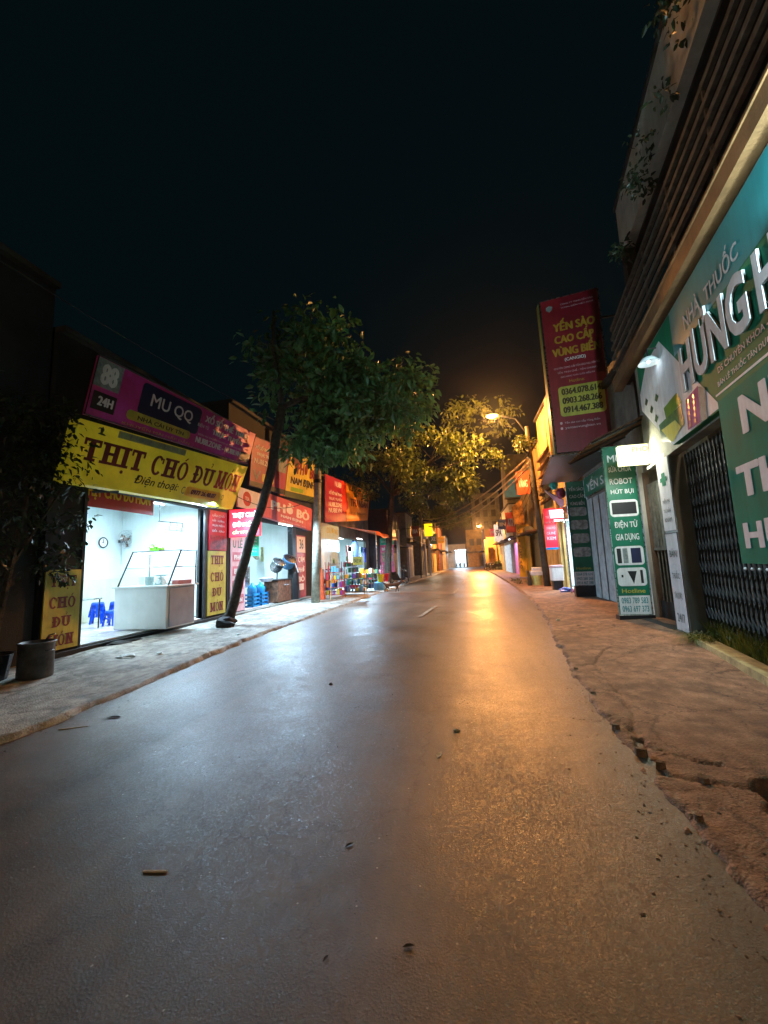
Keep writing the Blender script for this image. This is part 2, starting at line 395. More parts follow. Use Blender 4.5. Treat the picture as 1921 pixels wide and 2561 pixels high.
def paving(name, ca, cb, cc):
    m = mat(name, ca, .72, rgb2=cb, scale=1.6, bump=.6, bscale=55, detail=9)
    n = m.node_tree; b = n.nodes['Principled BSDF']; L = n.links
    tc = n.nodes['Texture Coordinate']; z = n.nodes.new('ShaderNodeTexNoise'); z.inputs['Scale'].default_value = 7; z.inputs['Detail'].default_value = 8
    mp = n.nodes.new('ShaderNodeMapping'); mp.inputs['Scale'].default_value = (1, .8, 1); L.new(tc.outputs['Object'], mp.inputs[0]); L.new(mp.outputs[0], z.inputs['Vector'])
    r = n.nodes.new('ShaderNodeValToRGB'); r.color_ramp.elements[0].position = .42; r.color_ramp.elements[1].position = .78
    L.new(z.outputs['Fac'], r.inputs['Fac'])
    x = n.nodes.new('ShaderNodeMix'); x.data_type = 'RGBA'; L.new(r.outputs[0], x.inputs[0])
    src = b.inputs['Base Color'].links[0].from_socket; L.new(src, x.inputs[6]); x.inputs[7].default_value = lin(cc); 
    def mul(src, fac_node, p0, c0, p1, c1, mode='MULTIPLY', f=1.0):
        rr = n.nodes.new('ShaderNodeValToRGB'); e = rr.color_ramp.elements; e[0].position = p0; e[1].position = p1; e[0].color = (*c0, 1); e[1].color = (*c1, 1); L.new(fac_node, rr.inputs['Fac'])
        y = n.nodes.new('ShaderNodeMix'); y.data_type = 'RGBA'; y.blend_type = mode; y.inputs[0].default_value = f; L.new(src, y.inputs[6]); L.new(rr.outputs[0], y.inputs[7]); return y.outputs[2]
    c = x.outputs[2]
    z2 = n.nodes.new('ShaderNodeTexNoise'); z2.inputs['Scale'].default_value = .9; z2.inputs['Detail'].default_value = 10; z2.inputs['Roughness'].default_value = .7; L.new(tc.outputs['Object'], z2.inputs['Vector'])
    c = mul(c, z2.outputs['Fac'], .38, (.55, .52, .5), .56, (1.08, 1.06, 1.04))
    z3 = n.nodes.new('ShaderNodeTexNoise'); z3.inputs['Scale'].default_value = 45; z3.inputs['Detail'].default_value = 6; z3.inputs['Roughness'].default_value = .8; L.new(tc.outputs['Object'], z3.inputs['Vector'])
    c = mul(c, z3.outputs['Fac'], .34, (.6, .58, .56), .6, (1.12, 1.12, 1.1))
    ck = n.nodes.new('ShaderNodeTexVoronoi'); ck.feature = 'DISTANCE_TO_EDGE'; ck.inputs['Scale'].default_value = 1.1
    wz = n.nodes.new('ShaderNodeTexNoise'); wz.inputs['Scale'].default_value = 3; wz.inputs['Detail'].default_value = 6; wz.inputs['Roughness'].default_value = .75; L.new(tc.outputs['Object'], wz.inputs['Vector'])
    wa = n.nodes.new('ShaderNodeVectorMath'); wa.operation = 'MULTIPLY_ADD'; L.new(wz.outputs['Color'], wa.inputs[0]); wa.inputs[1].default_value = (.5, .5, 0); L.new(tc.outputs['Object'], wa.inputs[2]); L.new(wa.outputs[0], ck.inputs['Vector'])
    c = mul(c, ck.outputs['Distance'], .004, (.3, .27, .25), .014, (1, 1, 1), f=.8)
    gv = n.nodes.new('ShaderNodeTexVoronoi'); gv.inputs['Scale'].default_value = 14; L.new(tc.outputs['Object'], gv.inputs['Vector'])
    c = mul(c, gv.outputs['Distance'], .06, (.22, .2, .17), .1, (0, 0, 0), 'ADD', .8)
    L.new(c, b.inputs['Base Color'])
    return m
PAVE_R = paving('worn_red_concrete', (150, 112, 88), (94, 68, 54), (172, 136, 110))
PAVE_L = paving('worn_grey_concrete', (158, 160, 152), (100, 102, 96), (196, 198, 190))

# ---------------------------------------------------------------- ground, road, pavements
KERB = [(-6, 1.15), (2.2, 1.14), (3, 1.18), (3.9, 1.19), (4.6, 1.21), (6, 1.32), (7.7, 1.52), (11.8, 2.0), (16, 2.35), (24, 2.6), (40, 2.8), (95, 2.9)]
def kerb_x(y): return float(np.interp(y, [k[0] for k in KERB], [k[1] for k in KERB]))
LK = [(-6, -4.6), (4, -4.55), (9, -4.95), (18, -4.8), (30, -4.3), (45, -3.6), (95, -2.8)]
def lkerb_x(y): return float(np.interp(y, [k[0] for k in LK], [k[1] for k in LK]))

def vnoise(x, y, s, seed=0):
    x = x*s; y = y*s; xi = np.floor(x).astype(int); yi = np.floor(y).astype(int); fx = x-xi; fy = y-yi
    h = lambda a, b: (np.sin(a*127.1+b*311.7+seed*74.7)*43758.5453) % 1
    fx = fx*fx*(3-2*fx); fy = fy*fy*(3-2*fy)
    return (h(xi, yi)*(1-fx)+h(xi+1, yi)*fx)*(1-fy)+(h(xi, yi+1)*(1-fx)+h(xi+1, yi+1)*fx)*fy
def fbm(x, y, s, seed=0): return sum(vnoise(x, y, s*2**i, seed+i)/2**i for i in range(4))/1.875
CR = [([(1.44, 9.51), (1.30, 7.6), (1.22, 6.78), (1.23, 6.13), (1.17, 4.63), (1.2, 4.2), (1.22, 3.89), (1.22, 3.57), (1.27, 3.44), (1.34, 3.40), (1.5, 3.39), (1.74, 3.28), (2.1, 3.2)], .022, .02),
      ([(1.38, 4.25), (1.35, 3.97), (1.43, 3.82), (1.53, 3.7), (1.75, 3.55)], .016, .022),
      ([(1.25, 3.6), (1.18, 3.35), (1.15, 3.1), (1.2, 2.98), (1.18, 2.82), (1.16, 2.72), (1.17, 2.59), (1.17, 2.48), (1.17, 2.34), (1.2, 2.2), (1.19, 1.6)], .022, .04),
      ([(1.24, 6.4), (1.45, 6.46), (1.72, 6.5), (2.1, 7.3), (2.35, 7.6), (3.16, 7.47), (3.9, 7.8)], .012, .02),
      ([(1.2, 4.7), (1.34, 4.4), (1.38, 4.25), (1.5, 4.5), (1.62, 5.2), (1.72, 6.5)], .010, .018),
      ([(1.95, 11.5), (2.6, 10.9), (3.4, 10.9)], .015, .02), ([(1.35, 3.97), (1.3, 3.7), (1.27, 3.44)], .022, .04),
      ([(1.34, 8.2), (2.0, 8.5), (2.8, 8.3), (3.6, 8.9)], .008, .015)]
def seg_d(X, Y, pts):
    d = np.full(X.shape, 9.)
    for (ax, ay), (bx, by) in zip(pts, pts[1:]):
        vx, vy = bx-ax, by-ay; t = np.clip(((X-ax)*vx+(Y-ay)*vy)/(vx*vx+vy*vy+1e-9), 0, 1)
        d = np.minimum(d, np.hypot(X-ax-t*vx, Y-ay-t*vy))
    return d
def grid_mesh(name, xf0, xf1, ys, nx, hf, m):
    """sheet between two edge curves with real relief"""
    ys = np.array(ys); X = np.array([np.linspace(xf0(y), xf1(y), nx) for y in ys]); Y = np.repeat(ys[:, None], nx, 1)
    Z = hf(X, Y); V = np.stack([X, Y, Z], -1).reshape(-1, 3)
    ny = len(ys); i = np.arange(ny-1)[:, None]*nx+np.arange(nx-1)[None]; i = i.ravel()
    Fa = np.stack([i, i+1, i+nx+1, i+nx], -1)
    me = bpy.data.meshes.new(name); me.from_pydata(V.tolist(), [], Fa.tolist()); me.materials.append(m)
    me.polygons.foreach_set('use_smooth', [True]*len(me.polygons)); me.update()
    o = bpy.data.objects.new(name, me); COL.objects.link(o); o['kind'] = 'structure'; return o
struct('ground', MB().add([(-400, -300, -.12), (400, -300, -.12), (400, 500, -.12), (-400, 500, -.12)], [(0, 1, 2, 3)]), CONC_D)
ysr = list(np.concatenate([np.arange(-14, 0, .5), np.arange(0, 14, .06), np.arange(14, 96, .5)]))
def road_h(X, Y):
    return -.004*((X+1.7)/3)**2*4 + (fbm(X, Y, 1.1, 3)-.5)*.016 + (fbm(X, Y, 6, 9)-.5)*.006
grid_mesh('road', lambda y: lkerb_x(y)-.12, lambda y: kerb_x(y)+.25, ysr, 110, road_h, ASPH)
def pr_h(X, Y):
    wob = (fbm(X, Y, 9, 21)-.5)*.05+(vnoise(X, Y, 26, 77)-.5)*.02
    Z = .011 + (fbm(X, Y, .9, 5)-.5)*.03 + (fbm(X, Y, 5, 6)-.5)*.007 + np.clip((X-1.2)/3, 0, 1)*.10
    kx = np.interp(Y, [k[0] for k in KERB], [k[1] for k in KERB]) + wob*1.4
    e = np.clip((X-kx-(fbm(X, Y, 3, 88)-.5)*.16)/.035, 0, 1); Z = Z*e + (-.03)*(1-e)
    for pts, w, dep in CR:
        d = seg_d(X+wob*1.2, Y+(fbm(X, Y, 11, 31)-.5)*.10, pts); ww = w*(.25+1.5*fbm(X, Y, 14, 40))
        Z = Z - dep*np.clip(1.6-d/ww, 0, 1)**.6
    near = np.exp(-((Y-3.7)/1.0)**2)*np.exp(-((X-1.28)/.2)**2)
    Z = Z + near*(np.floor(fbm(X, Y, 7, 50)*5)/5-.5)*.05
    hole = np.clip((1.15-np.hypot((X-2.02)/.27, (Y-3.08)/.3)+(fbm(X, Y, 7, 91)-.5)*.7)*5, 0, 1); Z = Z-hole*.09
    return Z
ysp = list(np.concatenate([np.arange(-6, .8, .3), np.arange(.8, 9, .022), np.arange(9, 16, .06), np.arange(16, 95, .6)]))
grid_mesh('pavement_right', lambda y: kerb_x(y)-.06, lambda y: 5.2, ysp, 150, pr_h, PAVE_R)
def pl_h(X, Y):
    Z = .05 + (fbm(X, Y, .8, 15)-.5)*.07 + (fbm(X, Y, 6, 16)-.5)*.016
    kx = np.interp(Y, [k[0] for k in LK], [k[1] for k in LK])+(fbm(X, Y, 3, 61)-.5)*.12+(vnoise(X, Y, 19, 67)-.5)*.04
    e = np.clip((kx-X)/.05, 0, 1); Z = Z*e-.05*(1-e)
    for pts, w, dep in (([(-5.2, 2), (-5.4, 5), (-5.3, 8), (-5.6, 12), (-5.4, 20)], .02, .02), ([(-8, 6.6), (-6.5, 7), (-4.8, 6.8)], .015, .02), ([(-8, 13.2), (-4.8, 13)], .015, .02)):
        Z = Z-dep*np.clip(1.2-seg_d(X+(fbm(X, Y, 5, 70)-.5)*.2, Y, pts)/w, 0, 1)
    return Z
grid_mesh('pavement_left', lambda y: -8.3, lambda y: lkerb_x(y)+.14, list(np.concatenate([np.arange(-6, 2, .3), np.arange(2, 18, .05), np.arange(18, 95, .6)])), 90, pl_h, PAVE_L)
MARK = mat('worn_road_paint', (196, 190, 172), .6, var=.45, scale=14)
for i, (x0, y0, x1, y1) in enumerate([(-1.42, 11.8, -1.13, 14.6), (-.72, 19.8, -.5, 23.2), (-.3, 28, -.1, 32), (-.1, 37, .05, 41)]):
    mb = MB(); N = 14; w = .06
    for k in range(N+1):
        t = k/N; x = x0+(x1-x0)*t; y = y0+(y1-y0)*t; j = random.uniform(-.012, .012)
        mb.v += [(x-w+j, y, .020), (x+w+j, y, .020)]
    mb.f = [(2*k, 2*k+1, 2*k+3, 2*k+2) for k in range(N)]
    struct('road_marking', mb, MARK)

# ---------------------------------------------------------------- generic row house with a shop opening
def house(name, label, cat, side, x, y0, y1, h, wallm, op=None, depth=4, inner=None, ceil_h=None, sill=.15, xb=None):
    """side -1: left row (faces +x), +1: right row. op=(ya,yb,ztop) leaves an opening into a real room"""
    s = side; t = Thing(name, label, cat, (x, (y0+y1)/2, 0)); th = .2
    A = lambda a, b: (min(a, b), max(a, b))
    def bx(mb, xa, xb_, ya, yb, za, zb):
        xa, xb_ = A(xa, xb_); mb.box((xa, ya, za), (xb_, yb, zb)); return mb
    w = MB()
    if op:
        ya, yb, zt = op
        bx(w, x, x+s*th, y0, ya, 0, h); bx(w, x, x+s*th, yb, y1, 0, h); bx(w, x, x+s*th, ya, yb, zt, h); bx(w, x, x+s*th, ya, yb, 0, sill-.03)
    else: bx(w, x, x+s*th, y0, y1, 0, h)
    t.part('front_wall', w, wallm)
    d = x+s*depth
    w = MB(); bx(w, x+s*th, d, y0, y0+.12, 0, h); bx(w, x+s*th, d, y1-.12, y1, 0, h); bx(w, d, d+s*.15, y0, y1, 0, h)
    t.part('side_wall', w, wallm)
    r = MB(); bx(r, x-s*.15, d+s*.2, y0+.01, y1-.01, h, h+.12); t.part('roof', r, CONC_D)
    if op:
        im = inner or WALL_IN; ch = ceil_h or zt+.15
        f = MB(); bx(f, x+s*.02, d, ya-.3, yb+.3, sill-.12, sill); t.part('floor', f, TILE)
        c = MB(); bx(c, x+s*(th+.002), d, y0+.13, y1-.13, ch, ch+.1); t.part('ceiling', c, im)
        w = MB(); bx(w, d-s*.03, d-s*.002, y0+.15, y1-.15, sill, ch); bx(w, x+s*(th+.003), d-s*.03, max(y0+.14, ya-.5), max(y0+.14, ya-.5)+.02, sill, ch)
        bx(w, x+s*(th+.003), d-s*.03, min(y1-.14, yb+.5)-.02, min(y1-.14, yb+.5), sill, ch); t.part('inner_wall', w, im)
    return t
def tube_light(label, loc, L=1.2, axis='y', power=40, color=COOL, drop=(0, 0, -1), emit=TUBE_E):
    t = Thing('tube_light', label, 'light', loc, group=None)
    x, y, z = loc; a = Vector((0, L/2, 0)) if axis == 'y' else Vector((L/2, 0, 0)); c = Vector(loc)
    mb = MB(); mb.box(tuple(c-a-Vector((.03, .03, 0))), tuple(c+a+Vector((.03, .03, .05)))); t.part('housing', mb, WHITEP)
    t.part('tube', MB().tube([c-a+Vector((0, 0, -.03)), c+a+Vector((0, 0, -.03))], .016, 8), emit)
    d = Vector(drop)
    l = lamp('tube_glow', 'AREA', c+d*.08+Vector((0, 0, -.03)), power, color, .08, L, d.to_track_quat('-Z', 'Y').to_euler())
    if axis == 'x': l.data.size, l.data.size_y = L, .08
    return t

hz = struct('bloom_haze', MB().box((-60, -30, -1.2), (60, 125, 24)), CONC_D, kind='stuff'); hm = bpy.data.materials.new('thin_bloom_haze'); hm.use_nodes = True; hn = hm.node_tree  # thin haze added to imitate lens bloom around the lamps
hn.nodes.remove(hn.nodes['Principled BSDF']); pv = hn.nodes.new('ShaderNodeVolumePrincipled'); pv.inputs['Color'].default_value = (.9, .92, .95, 1); pv.inputs['Density'].default_value = .0003; pv.inputs['Anisotropy'].default_value = .88
hn.links.new(pv.outputs[0], hn.nodes['Material Output'].inputs['Volume']); hz.data.materials.clear(); hz.data.materials.append(hm)
# ================================================================ LEFT ROW
XL = -7.9
# dark neighbour, nearest the camera
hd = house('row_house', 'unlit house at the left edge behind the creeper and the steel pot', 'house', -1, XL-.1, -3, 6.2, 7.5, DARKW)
for k in range(3):
    y = -1.5+k*2.6; f = hd.part('window', MB().box((XL-.13, y, 4.4), (XL-.08, y+1.2, 5.8)), STEEL_D)
    hd.part('pane', MB().box((XL-.085, y+.08, 4.48), (XL-.07, y+1.12, 5.72)), BLACKP, sub=f)
hd.part('roller_door', MB().box((XL-.12, 1.2, .1), (XL-.06, 5.2, 3)), MAROON)
for k in range(18): hd.part('slat', MB().box((XL-.062, 1.22, .14+k*.16), (XL-.04, 5.18, .26+k*.16)), MAROON)

# --- shop 1
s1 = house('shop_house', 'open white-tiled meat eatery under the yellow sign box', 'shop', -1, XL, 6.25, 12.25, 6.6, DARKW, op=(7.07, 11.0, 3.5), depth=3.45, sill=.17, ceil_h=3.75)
s1.part('lower_wall_paint', MB().box((XL-3.415, 6.9, .17), (XL-3.40, 12.1, 1.45)), WAIN)
s1.part('door_post', MB().box((XL-.12, 11.0, .1), (XL+.06, 11.12, 3.45)), STEEL_D)
s1.part('door_post', MB().box((XL-.1, 7.0, .1), (XL+.03, 7.07, 3.45)), STEEL_D)
s1.part('threshold', MB().box((XL-.02, 6.3, -.05), (XL+.12, 12.2, .13)), DARKW)
for k in range(1, 9): s1.part('tile_joint', MB().box((XL-3.4, 6.9+k*.6, .1701), (XL, 6.908+k*.6, .1725)), GREYPR)
tube_light('ceiling tube over the glass counter of the meat eatery', (-8.9, 9.9, 3.66), 1.2, 'y', P_SHOP)
tube_light('ceiling tube near the back wall of the meat eatery', (-10.2, 8.3, 3.66), 1.2, 'y', P_SHOP*.8)
# interior banner + roller housing
b = Thing('shop_banner', 'red banner with yellow letters just inside the eatery opening', 'banner', (-8.25, 8.3, 3.1))
q = LX(-8.25, 6.95, 9.35, 3.13, 3.62); panel(b, 'cloth', q, RED, .01); txt(b, 'THỊT CHÓ ĐỦ MÓN', q, (.12, .35, .95, 1.25), YEL_B, 2)
# wall clock
c = Thing('wall_clock', 'round white wall clock with a dark rim beside the fan', 'clock', (-11.28, 10.72, 2.6))
c.part('dial', MB().lathe([(0, .03), (.15, .03), (.15, 0)], (-11.29, 10.72, 2.6), 24, Matrix.Rotation(R(90), 3, 'Y')), WHT)
c.part('rim', MB().ring((-11.26, 10.72, 2.6), .155, .018, 24), STEEL_D)
c.part('hands', MB().box((-11.255, 10.712, 2.58), (-11.25, 10.728, 2.71)).box((-11.255, 10.66, 2.595), (-11.25, 10.73, 2.61)), BLK)
# wall fan
c = Thing('wall_fan', 'wall fan with wire cage and brown blades above the counter', 'fan', (-11.2, 11.35, 2.7))
fb = MB()
for rr in (.08, .16, .24, .3): fb.ring((-10.93, 11.35, 2.72), rr, .005, 24)
for rr in (.2, .3): fb.ring((-11.05, 11.35, 2.72), rr, .005, 24)
for k in range(24):
    a = 2*math.pi*k/24; fb.tube([(-10.93, 11.35+.05*math.cos(a), 2.72+.05*math.sin(a)), (-10.94, 11.35+.3*math.cos(a), 2.72+.3*math.sin(a)), (-11.05, 11.35+.3*math.cos(a), 2.72+.3*math.sin(a))], .003, 3)
c.part('cage', fb, STEEL)
for k in range(3):
    a = 2*math.pi*k/3+.5; mb = MB()
    p = [(-10.99, 11.35+r_*math.cos(a+d), 2.72+r_*math.sin(a+d)) for r_, d in ((.04, 0), (.16, -.35), (.27, -.1), (.26, .35), (.12, .3))]
    mb.add(p+[(x-.012, y, z) for x, y, z in p], [(0, 1, 2, 3, 4), (9, 8, 7, 6, 5)]+[(i, (i+1) % 5+0, (i+1) % 5+5, i+5) for i in range(5)]); c.part('blade', mb, RUST)
c.part('motor', MB().lathe([(0, .1), (.05, .09), (.07, 0), (.06, -.12), (0, -.14)], (-11.05, 11.35, 2.72), 12, Matrix.Rotation(R(90), 3, 'Y')), RUST, smooth=True)
c.part('bracket', MB().box((-11.3, 11.31, 2.62), (-11.1, 11.39, 2.7)).tube([(-11.28, 11.42, 2.6), (-11.28, 11.45, 1.9)], .006, 4), STEEL_D)
# display counter
ct = Thing('display_counter', 'white food counter with a slanted glass case on top', 'counter', (-8.0, 9.3, .17))
ct.part('cabinet', MB().box((-8.85, 8.82, .2), (-7.32, 9.88, 1.22)), WHITEP, bevel=.015)
ct.part('side_panel', MB().box((-7.318, 8.9, .24), (-7.30, 9.84, 1.2)), GREYP)
ct.part('worktop', MB().box((-8.9, 8.77, 1.221), (-7.25, 9.94, 1.262)), WHITEP, bevel=.008)
fr = MB(); xa, xb = -8.8, -7.32
for x in (xa, xb):
    fr.tube([(x, 8.86, 1.26), (x, 9.3, 2.16), (x, 9.9, 2.16), (x, 9.9, 1.26)], .02, 6)
    fr.tube([(x, 9.08, 1.72), (x, 9.9, 1.72)], .01, 6)
for y, z in ((9.3, 2.16), (9.9, 2.16)): fr.tube([(xa, y, z), (xb, y, z)], .014, 6)
ct.part('case_frame', fr, STEEL_D)
ct.part('glass_front', MB().slab([(xa+.02, 8.87, 1.28), (xb-.02, 8.87, 1.28), (xb-.02, 9.29, 2.14), (xa+.02, 9.29, 2.14)], .004), GLASS)
ct.part('glass_side', MB().add([(xb, 8.88, 1.27), (xb, 9.89, 1.27), (xb, 9.89, 2.14), (xb, 9.3, 2.14)], [(0, 1, 2, 3)]), GLASS)
ct.part('glass_shelf', MB().box((xa, 9.12, 1.712), (xb, 9.88, 1.72)), GLASS)
ct.part('top_light', MB().box((xa+.1, 9.34, 2.09), (xb-.1, 9.4, 2.13)), LED_WHT)
for i, (x, w, m, lb) in enumerate([(-8.55, .07, GLASS, 'clear glass tumbler at the far end inside the counter case'), (-8.3, .1, PLGRN, 'teal tub beside the kitchen scale in the counter case')]):
    single('jar', MB().lathe([(0, 0), (w, 0), (w*1.1, .22), (w*1.02, .22), (w*.92, .01)], (x, 9.35, 1.264), 12), mat('teal_glass', (90, 160, 150), .2, alpha=.7) if i else GLASS, lb, 'jar', (x, 9.35, 1.264))
k = Thing('kitchen_scale', 'pale green kitchen scale inside the glass case', 'scale', (-7.95, 9.35, 1.264)); SG = mat('scale_green', (96, 150, 140), .4)
k.part('body', MB().add([(-8.08, 9.25, 1.264), (-7.82, 9.25, 1.264), (-7.82, 9.45, 1.264), (-8.08, 9.45, 1.264), (-8.0, 9.3, 1.46), (-7.9, 9.3, 1.46), (-7.9, 9.4, 1.46), (-8.0, 9.4, 1.46)], [(0, 3, 2, 1), (4, 5, 6, 7), (0, 1, 5, 4), (1, 2, 6, 5), (2, 3, 7, 6), (3, 0, 4, 7)]), SG)
k.part('dial', MB().lathe([(0, .02), (.07, .02), (.07, 0)], (-7.95, 9.26, 1.36), 16, Matrix.Rotation(R(90), 3, 'X')), WHT)
k.part('pan', MB().lathe([(0, 0), (.1, 0), (.17, .035), (.16, .035), (.09, .008)], (-7.95, 9.35, 1.49), 16).tube([(-7.95, 9.35, 1.46), (-7.95, 9.35, 1.5)], .015, 6), SG)
for i, (x, y, z) in enumerate([(-8.2, 9.5, 1.722), (-7.9, 9.5, 1.722), (-7.6, 9.55, 1.722), (-7.65, 9.4, 1.264)]):
    single('plate', MB().lathe([(0, 0), (.07, 0), (.13, .03), (.125, .034), (.06, .008), (0, .008)], (x, y, z), 16), WHT, ['white plate at the left of the glass shelf', 'white plate in the middle of the glass shelf', 'white plate at the street end of the glass shelf', 'white plate beside the red tray at the case foot'][i], 'plate', (x, y, z))
single('red_tray', MB().box((-7.56, 9.28, 1.264), (-7.36, 9.8, 1.36)).box((-7.58, 9.26, 1.36), (-7.34, 9.82, 1.375)), PLRED, 'red plastic tray at the street end of the counter', 'tray', (-7.46, 9.5, 1.264), bevel=.006)
v = Thing('cabbage', 'bright green bag of vegetables on top of the glass case', 'vegetable', (-8.4, 9.6, 2.18))
v.part('leaves', MB().blob((-8.42, 9.6, 2.27), .12, (1.2, .9, .8), 8, .22).blob((-8.22, 9.62, 2.24), .09, (1.2, 1, .8), 7, .2), PLGRN)
single('knife', MB().box((-8.08, 9.55, 2.18), (-7.75, 9.59, 2.19)).box((-8.2, 9.54, 2.18), (-8.08, 9.6, 2.2)), RUST, 'brown-handled cleaver lying on the glass case by the greens', 'knife', (-8.0, 9.6, 2.18))
# hanging meat rail
k = Thing('hanging_rail', 'steel rail with hooks and scissor braces hanging over the counter', 'rail', (-9, 11.3, 3.1))
mb = MB(); mb.tube([(-9, 10.4, 3.12), (-9, 12.1, 3.17)], .014, 6).tube([(-9, 10.45, 3.12), (-9, 10.45, 3.74)], .01, 5).tube([(-9, 12.0, 3.17), (-9, 12.0, 3.74)], .01, 5); k.part('bar', mb, STEEL_D)
k.part('lower_bar', MB().tube([(-9, 10.7, 2.88), (-9, 11.7, 2.9)], .01, 5), STEEL_D)
k.part('brace', MB().tube([(-9, 11.6, 3.15), (-9, 11.95, 2.72)], .012, 5).tube([(-9, 11.93, 3.16), (-9, 11.93, 2.72)], .012, 5).tube([(-9, 11.95, 2.72), (-9, 11.6, 2.3)], .005, 4), STEEL_D)
for y in (10.9, 11.2, 11.45):
    k.part('hook', MB().tube([(-9, y, 3.13), (-9, y+.03, 3.05), (-9, y-.03, 2.98), (-9, y, 2.9), (-9, y+.05, 2.88)], .008, 5), STEEL_D)
single('water_pipe', MB().tube([(-11.2, 12.0, 1.3), (-11.2, 12.0, 3.0), (-11.2, 11.9, 3.3)], .02, 6), STEEL, 'grey pipe running up the corner behind the rail', 'pipe', (-11.2, 12.0, 1.3))
# steel table and stools
k = Thing('steel_table', 'narrow steel dining table behind the stacked stools', 'table', (-10.8, 9.9, .17))
k.part('top', MB().box((-11.15, 8.2, .94), (-9.75, 9.35, .97)), STEEL)
for x, y in ((-11.1, 8.25), (-9.8, 8.25), (-11.1, 9.3), (-9.8, 9.3)): k.part('leg', MB().tube([(x, y, .17), (x, y, .94)], .018, 6), STEEL_D)
def stool(m, label, loc, rz=0, first=[]):
    t = Thing('plastic_stool', label, 'stool', (0, 0, 0), 'plastic stools in the meat eatery')
    h = .42
    t.part('seat', MB().lathe([(0, h), (.13, h), (.155, h-.015), (.175, h-.13), (.165, h-.13)], (0, 0, 0), 12), m, smooth=True)
    for a in (45, 135, 225, 315):
        c, s_ = math.cos(R(a)), math.sin(R(a))
        t.part('leg', MB().tube([(.13*c, .13*s_, h-.04), (.2*c, .2*s_, 0)], [.035, .028], 5), m)
    t.part('brace', MB().ring((0, 0, .2), .165, .012, 12, 'z'), m)
    t.o.location = loc; t.o.rotation_euler = (0, 0, rz); return t
sb = stool(PLBLUE, 'blue plastic stool, lowest in the stack beside the counter', (-10.25, 10.3, .17))
for i, (p, lb) in enumerate([((-10.25, 10.3, .27), 'blue plastic stool, middle of the stack beside the counter'), ((-10.25, 10.3, .37), 'blue plastic stool, topmost of the stack beside the counter'),
        ((-10.75, 10.15, .17), 'blue plastic stool, lowest of the pile in the middle'), ((-10.75, 10.15, .27), 'blue plastic stool, second from the bottom of the pile in the middle'),
        ((-11.05, 9.6, .17), 'blue plastic stool standing alone next to the red ones'), ((-10.75, 10.15, .37), 'blue plastic stool, topmost of the pile in the middle'), ((-9.85, 9.75, .17), 'blue plastic stool nearest the white counter')]): copy_thing(sb, lb, p, .3*i)
sr = stool(PLRED, 'low red plastic stool by the eatery pillar', (-10.35, 9.0, .17)); sr.o.scale = (.8, .8, .6)
copy_thing(sr, 'second low red plastic stool, tucked behind the first', (-10.75, 9.1, .17)).scale = (.8, .8, .6)

# --- signs of shop 1
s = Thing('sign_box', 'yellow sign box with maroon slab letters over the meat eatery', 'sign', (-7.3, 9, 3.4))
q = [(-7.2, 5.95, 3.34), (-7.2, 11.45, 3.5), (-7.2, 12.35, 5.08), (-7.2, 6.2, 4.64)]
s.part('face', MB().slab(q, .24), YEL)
slab_txt(s, 'THỊT CHÓ ĐỦ', q, (.035, .27, .745, .86), RED_D); slab_txt(s, 'MÓN', q, (.765, .36, .975, .86), CRIM)
txt(s, 'Điện thoại:', q, (.27, .12, .52, .32), BLK, 1, slant=.2)
patch(s, 'number_plate', q, (.575, .1, .845, .29), YEL_B, .004, .08); txt(s, '0977 26.48.07', q, (.615, .15, .81, .245), RED_D, 2, .008)
txt(s, 'C', q, (.55, .13, .57, .27), BLK, 0); txt(s, 'O', q, (.86, .14, .88, .26), BLK, 0)
patch(s, 'paper', q, (.15, .86, .5, .985), mat('faded_print', (150, 168, 120), .5), .004); txt(s, 'Hạnh Thủy', q, (.2, .87, .45, .98), GREYPR, 1, .008)
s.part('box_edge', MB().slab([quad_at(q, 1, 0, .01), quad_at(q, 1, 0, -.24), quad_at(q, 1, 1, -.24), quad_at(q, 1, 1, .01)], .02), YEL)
s.part('support', MB().tube([(-7.9, 7.2, 3.4), (-7.25, 7.2, 3.36)], .03, 5).tube([(-7.9, 10.8, 3.5), (-7.25, 10.8, 3.48)], .03, 5), STEEL_D)

s = Thing('billboard', 'purple lottery billboard above the yellow sign box', 'sign', (-7.2, 9.5, 4.7))
q = [(-7.15, 6.25, 4.74), (-7.15, 12.3, 5.16), (-7.15, 12.85, 6.42), (-7.15, 6.5, 6.1)]
panel(s, 'face', q, PURP, .06, STEEL_D)
patch(s, 'dark_panel', q, (.19, .3, .53, .93), NAVY, .004, .12); txt(s, 'MU QQ', q, (.24, .48, .48, .78), WHT, 1, .008)
patch(s, 'pill', q, (.15, .14, .49, .32), YELM, .006, .1); txt(s, 'NHÀ CÁI UY TÍN', q, (.2, .18, .45, .28), BLK, 1, .01)
patch(s, 'photo', q, (.0, .5, .1, .98), GREYPR, .005); patch(s, 'photo', q, (.01, .12, .1, .42), BLK, .005)
txt(s, '88', q, (.02, .55, .085, .92), WHT, 2, .009); txt(s, '24H', q, (.03, .2, .09, .36), WHT, 2, .009)
txt(s, 'XỔ SỐ THỂ THAO', q, (.56, .68, .93, .94), WHT, 2); txt(s, 'ĐIỆN TỬ', q, (.52, .5, .6, .62), WHT, 1); txt(s, 'TRỰC TUYẾN', q, (.63, .42, .89, .66), WHT, 2)
txt(s, 'DỊCH VỤ CHUYÊN NGHIỆP UY TÍN HÀNG ĐẦU', q, (.54, .31, .9, .39), WHT, 0); txt(s, 'NU88.ZONE - NU88.VN', q, (.53, .13, .9, .28), WHT, 2)
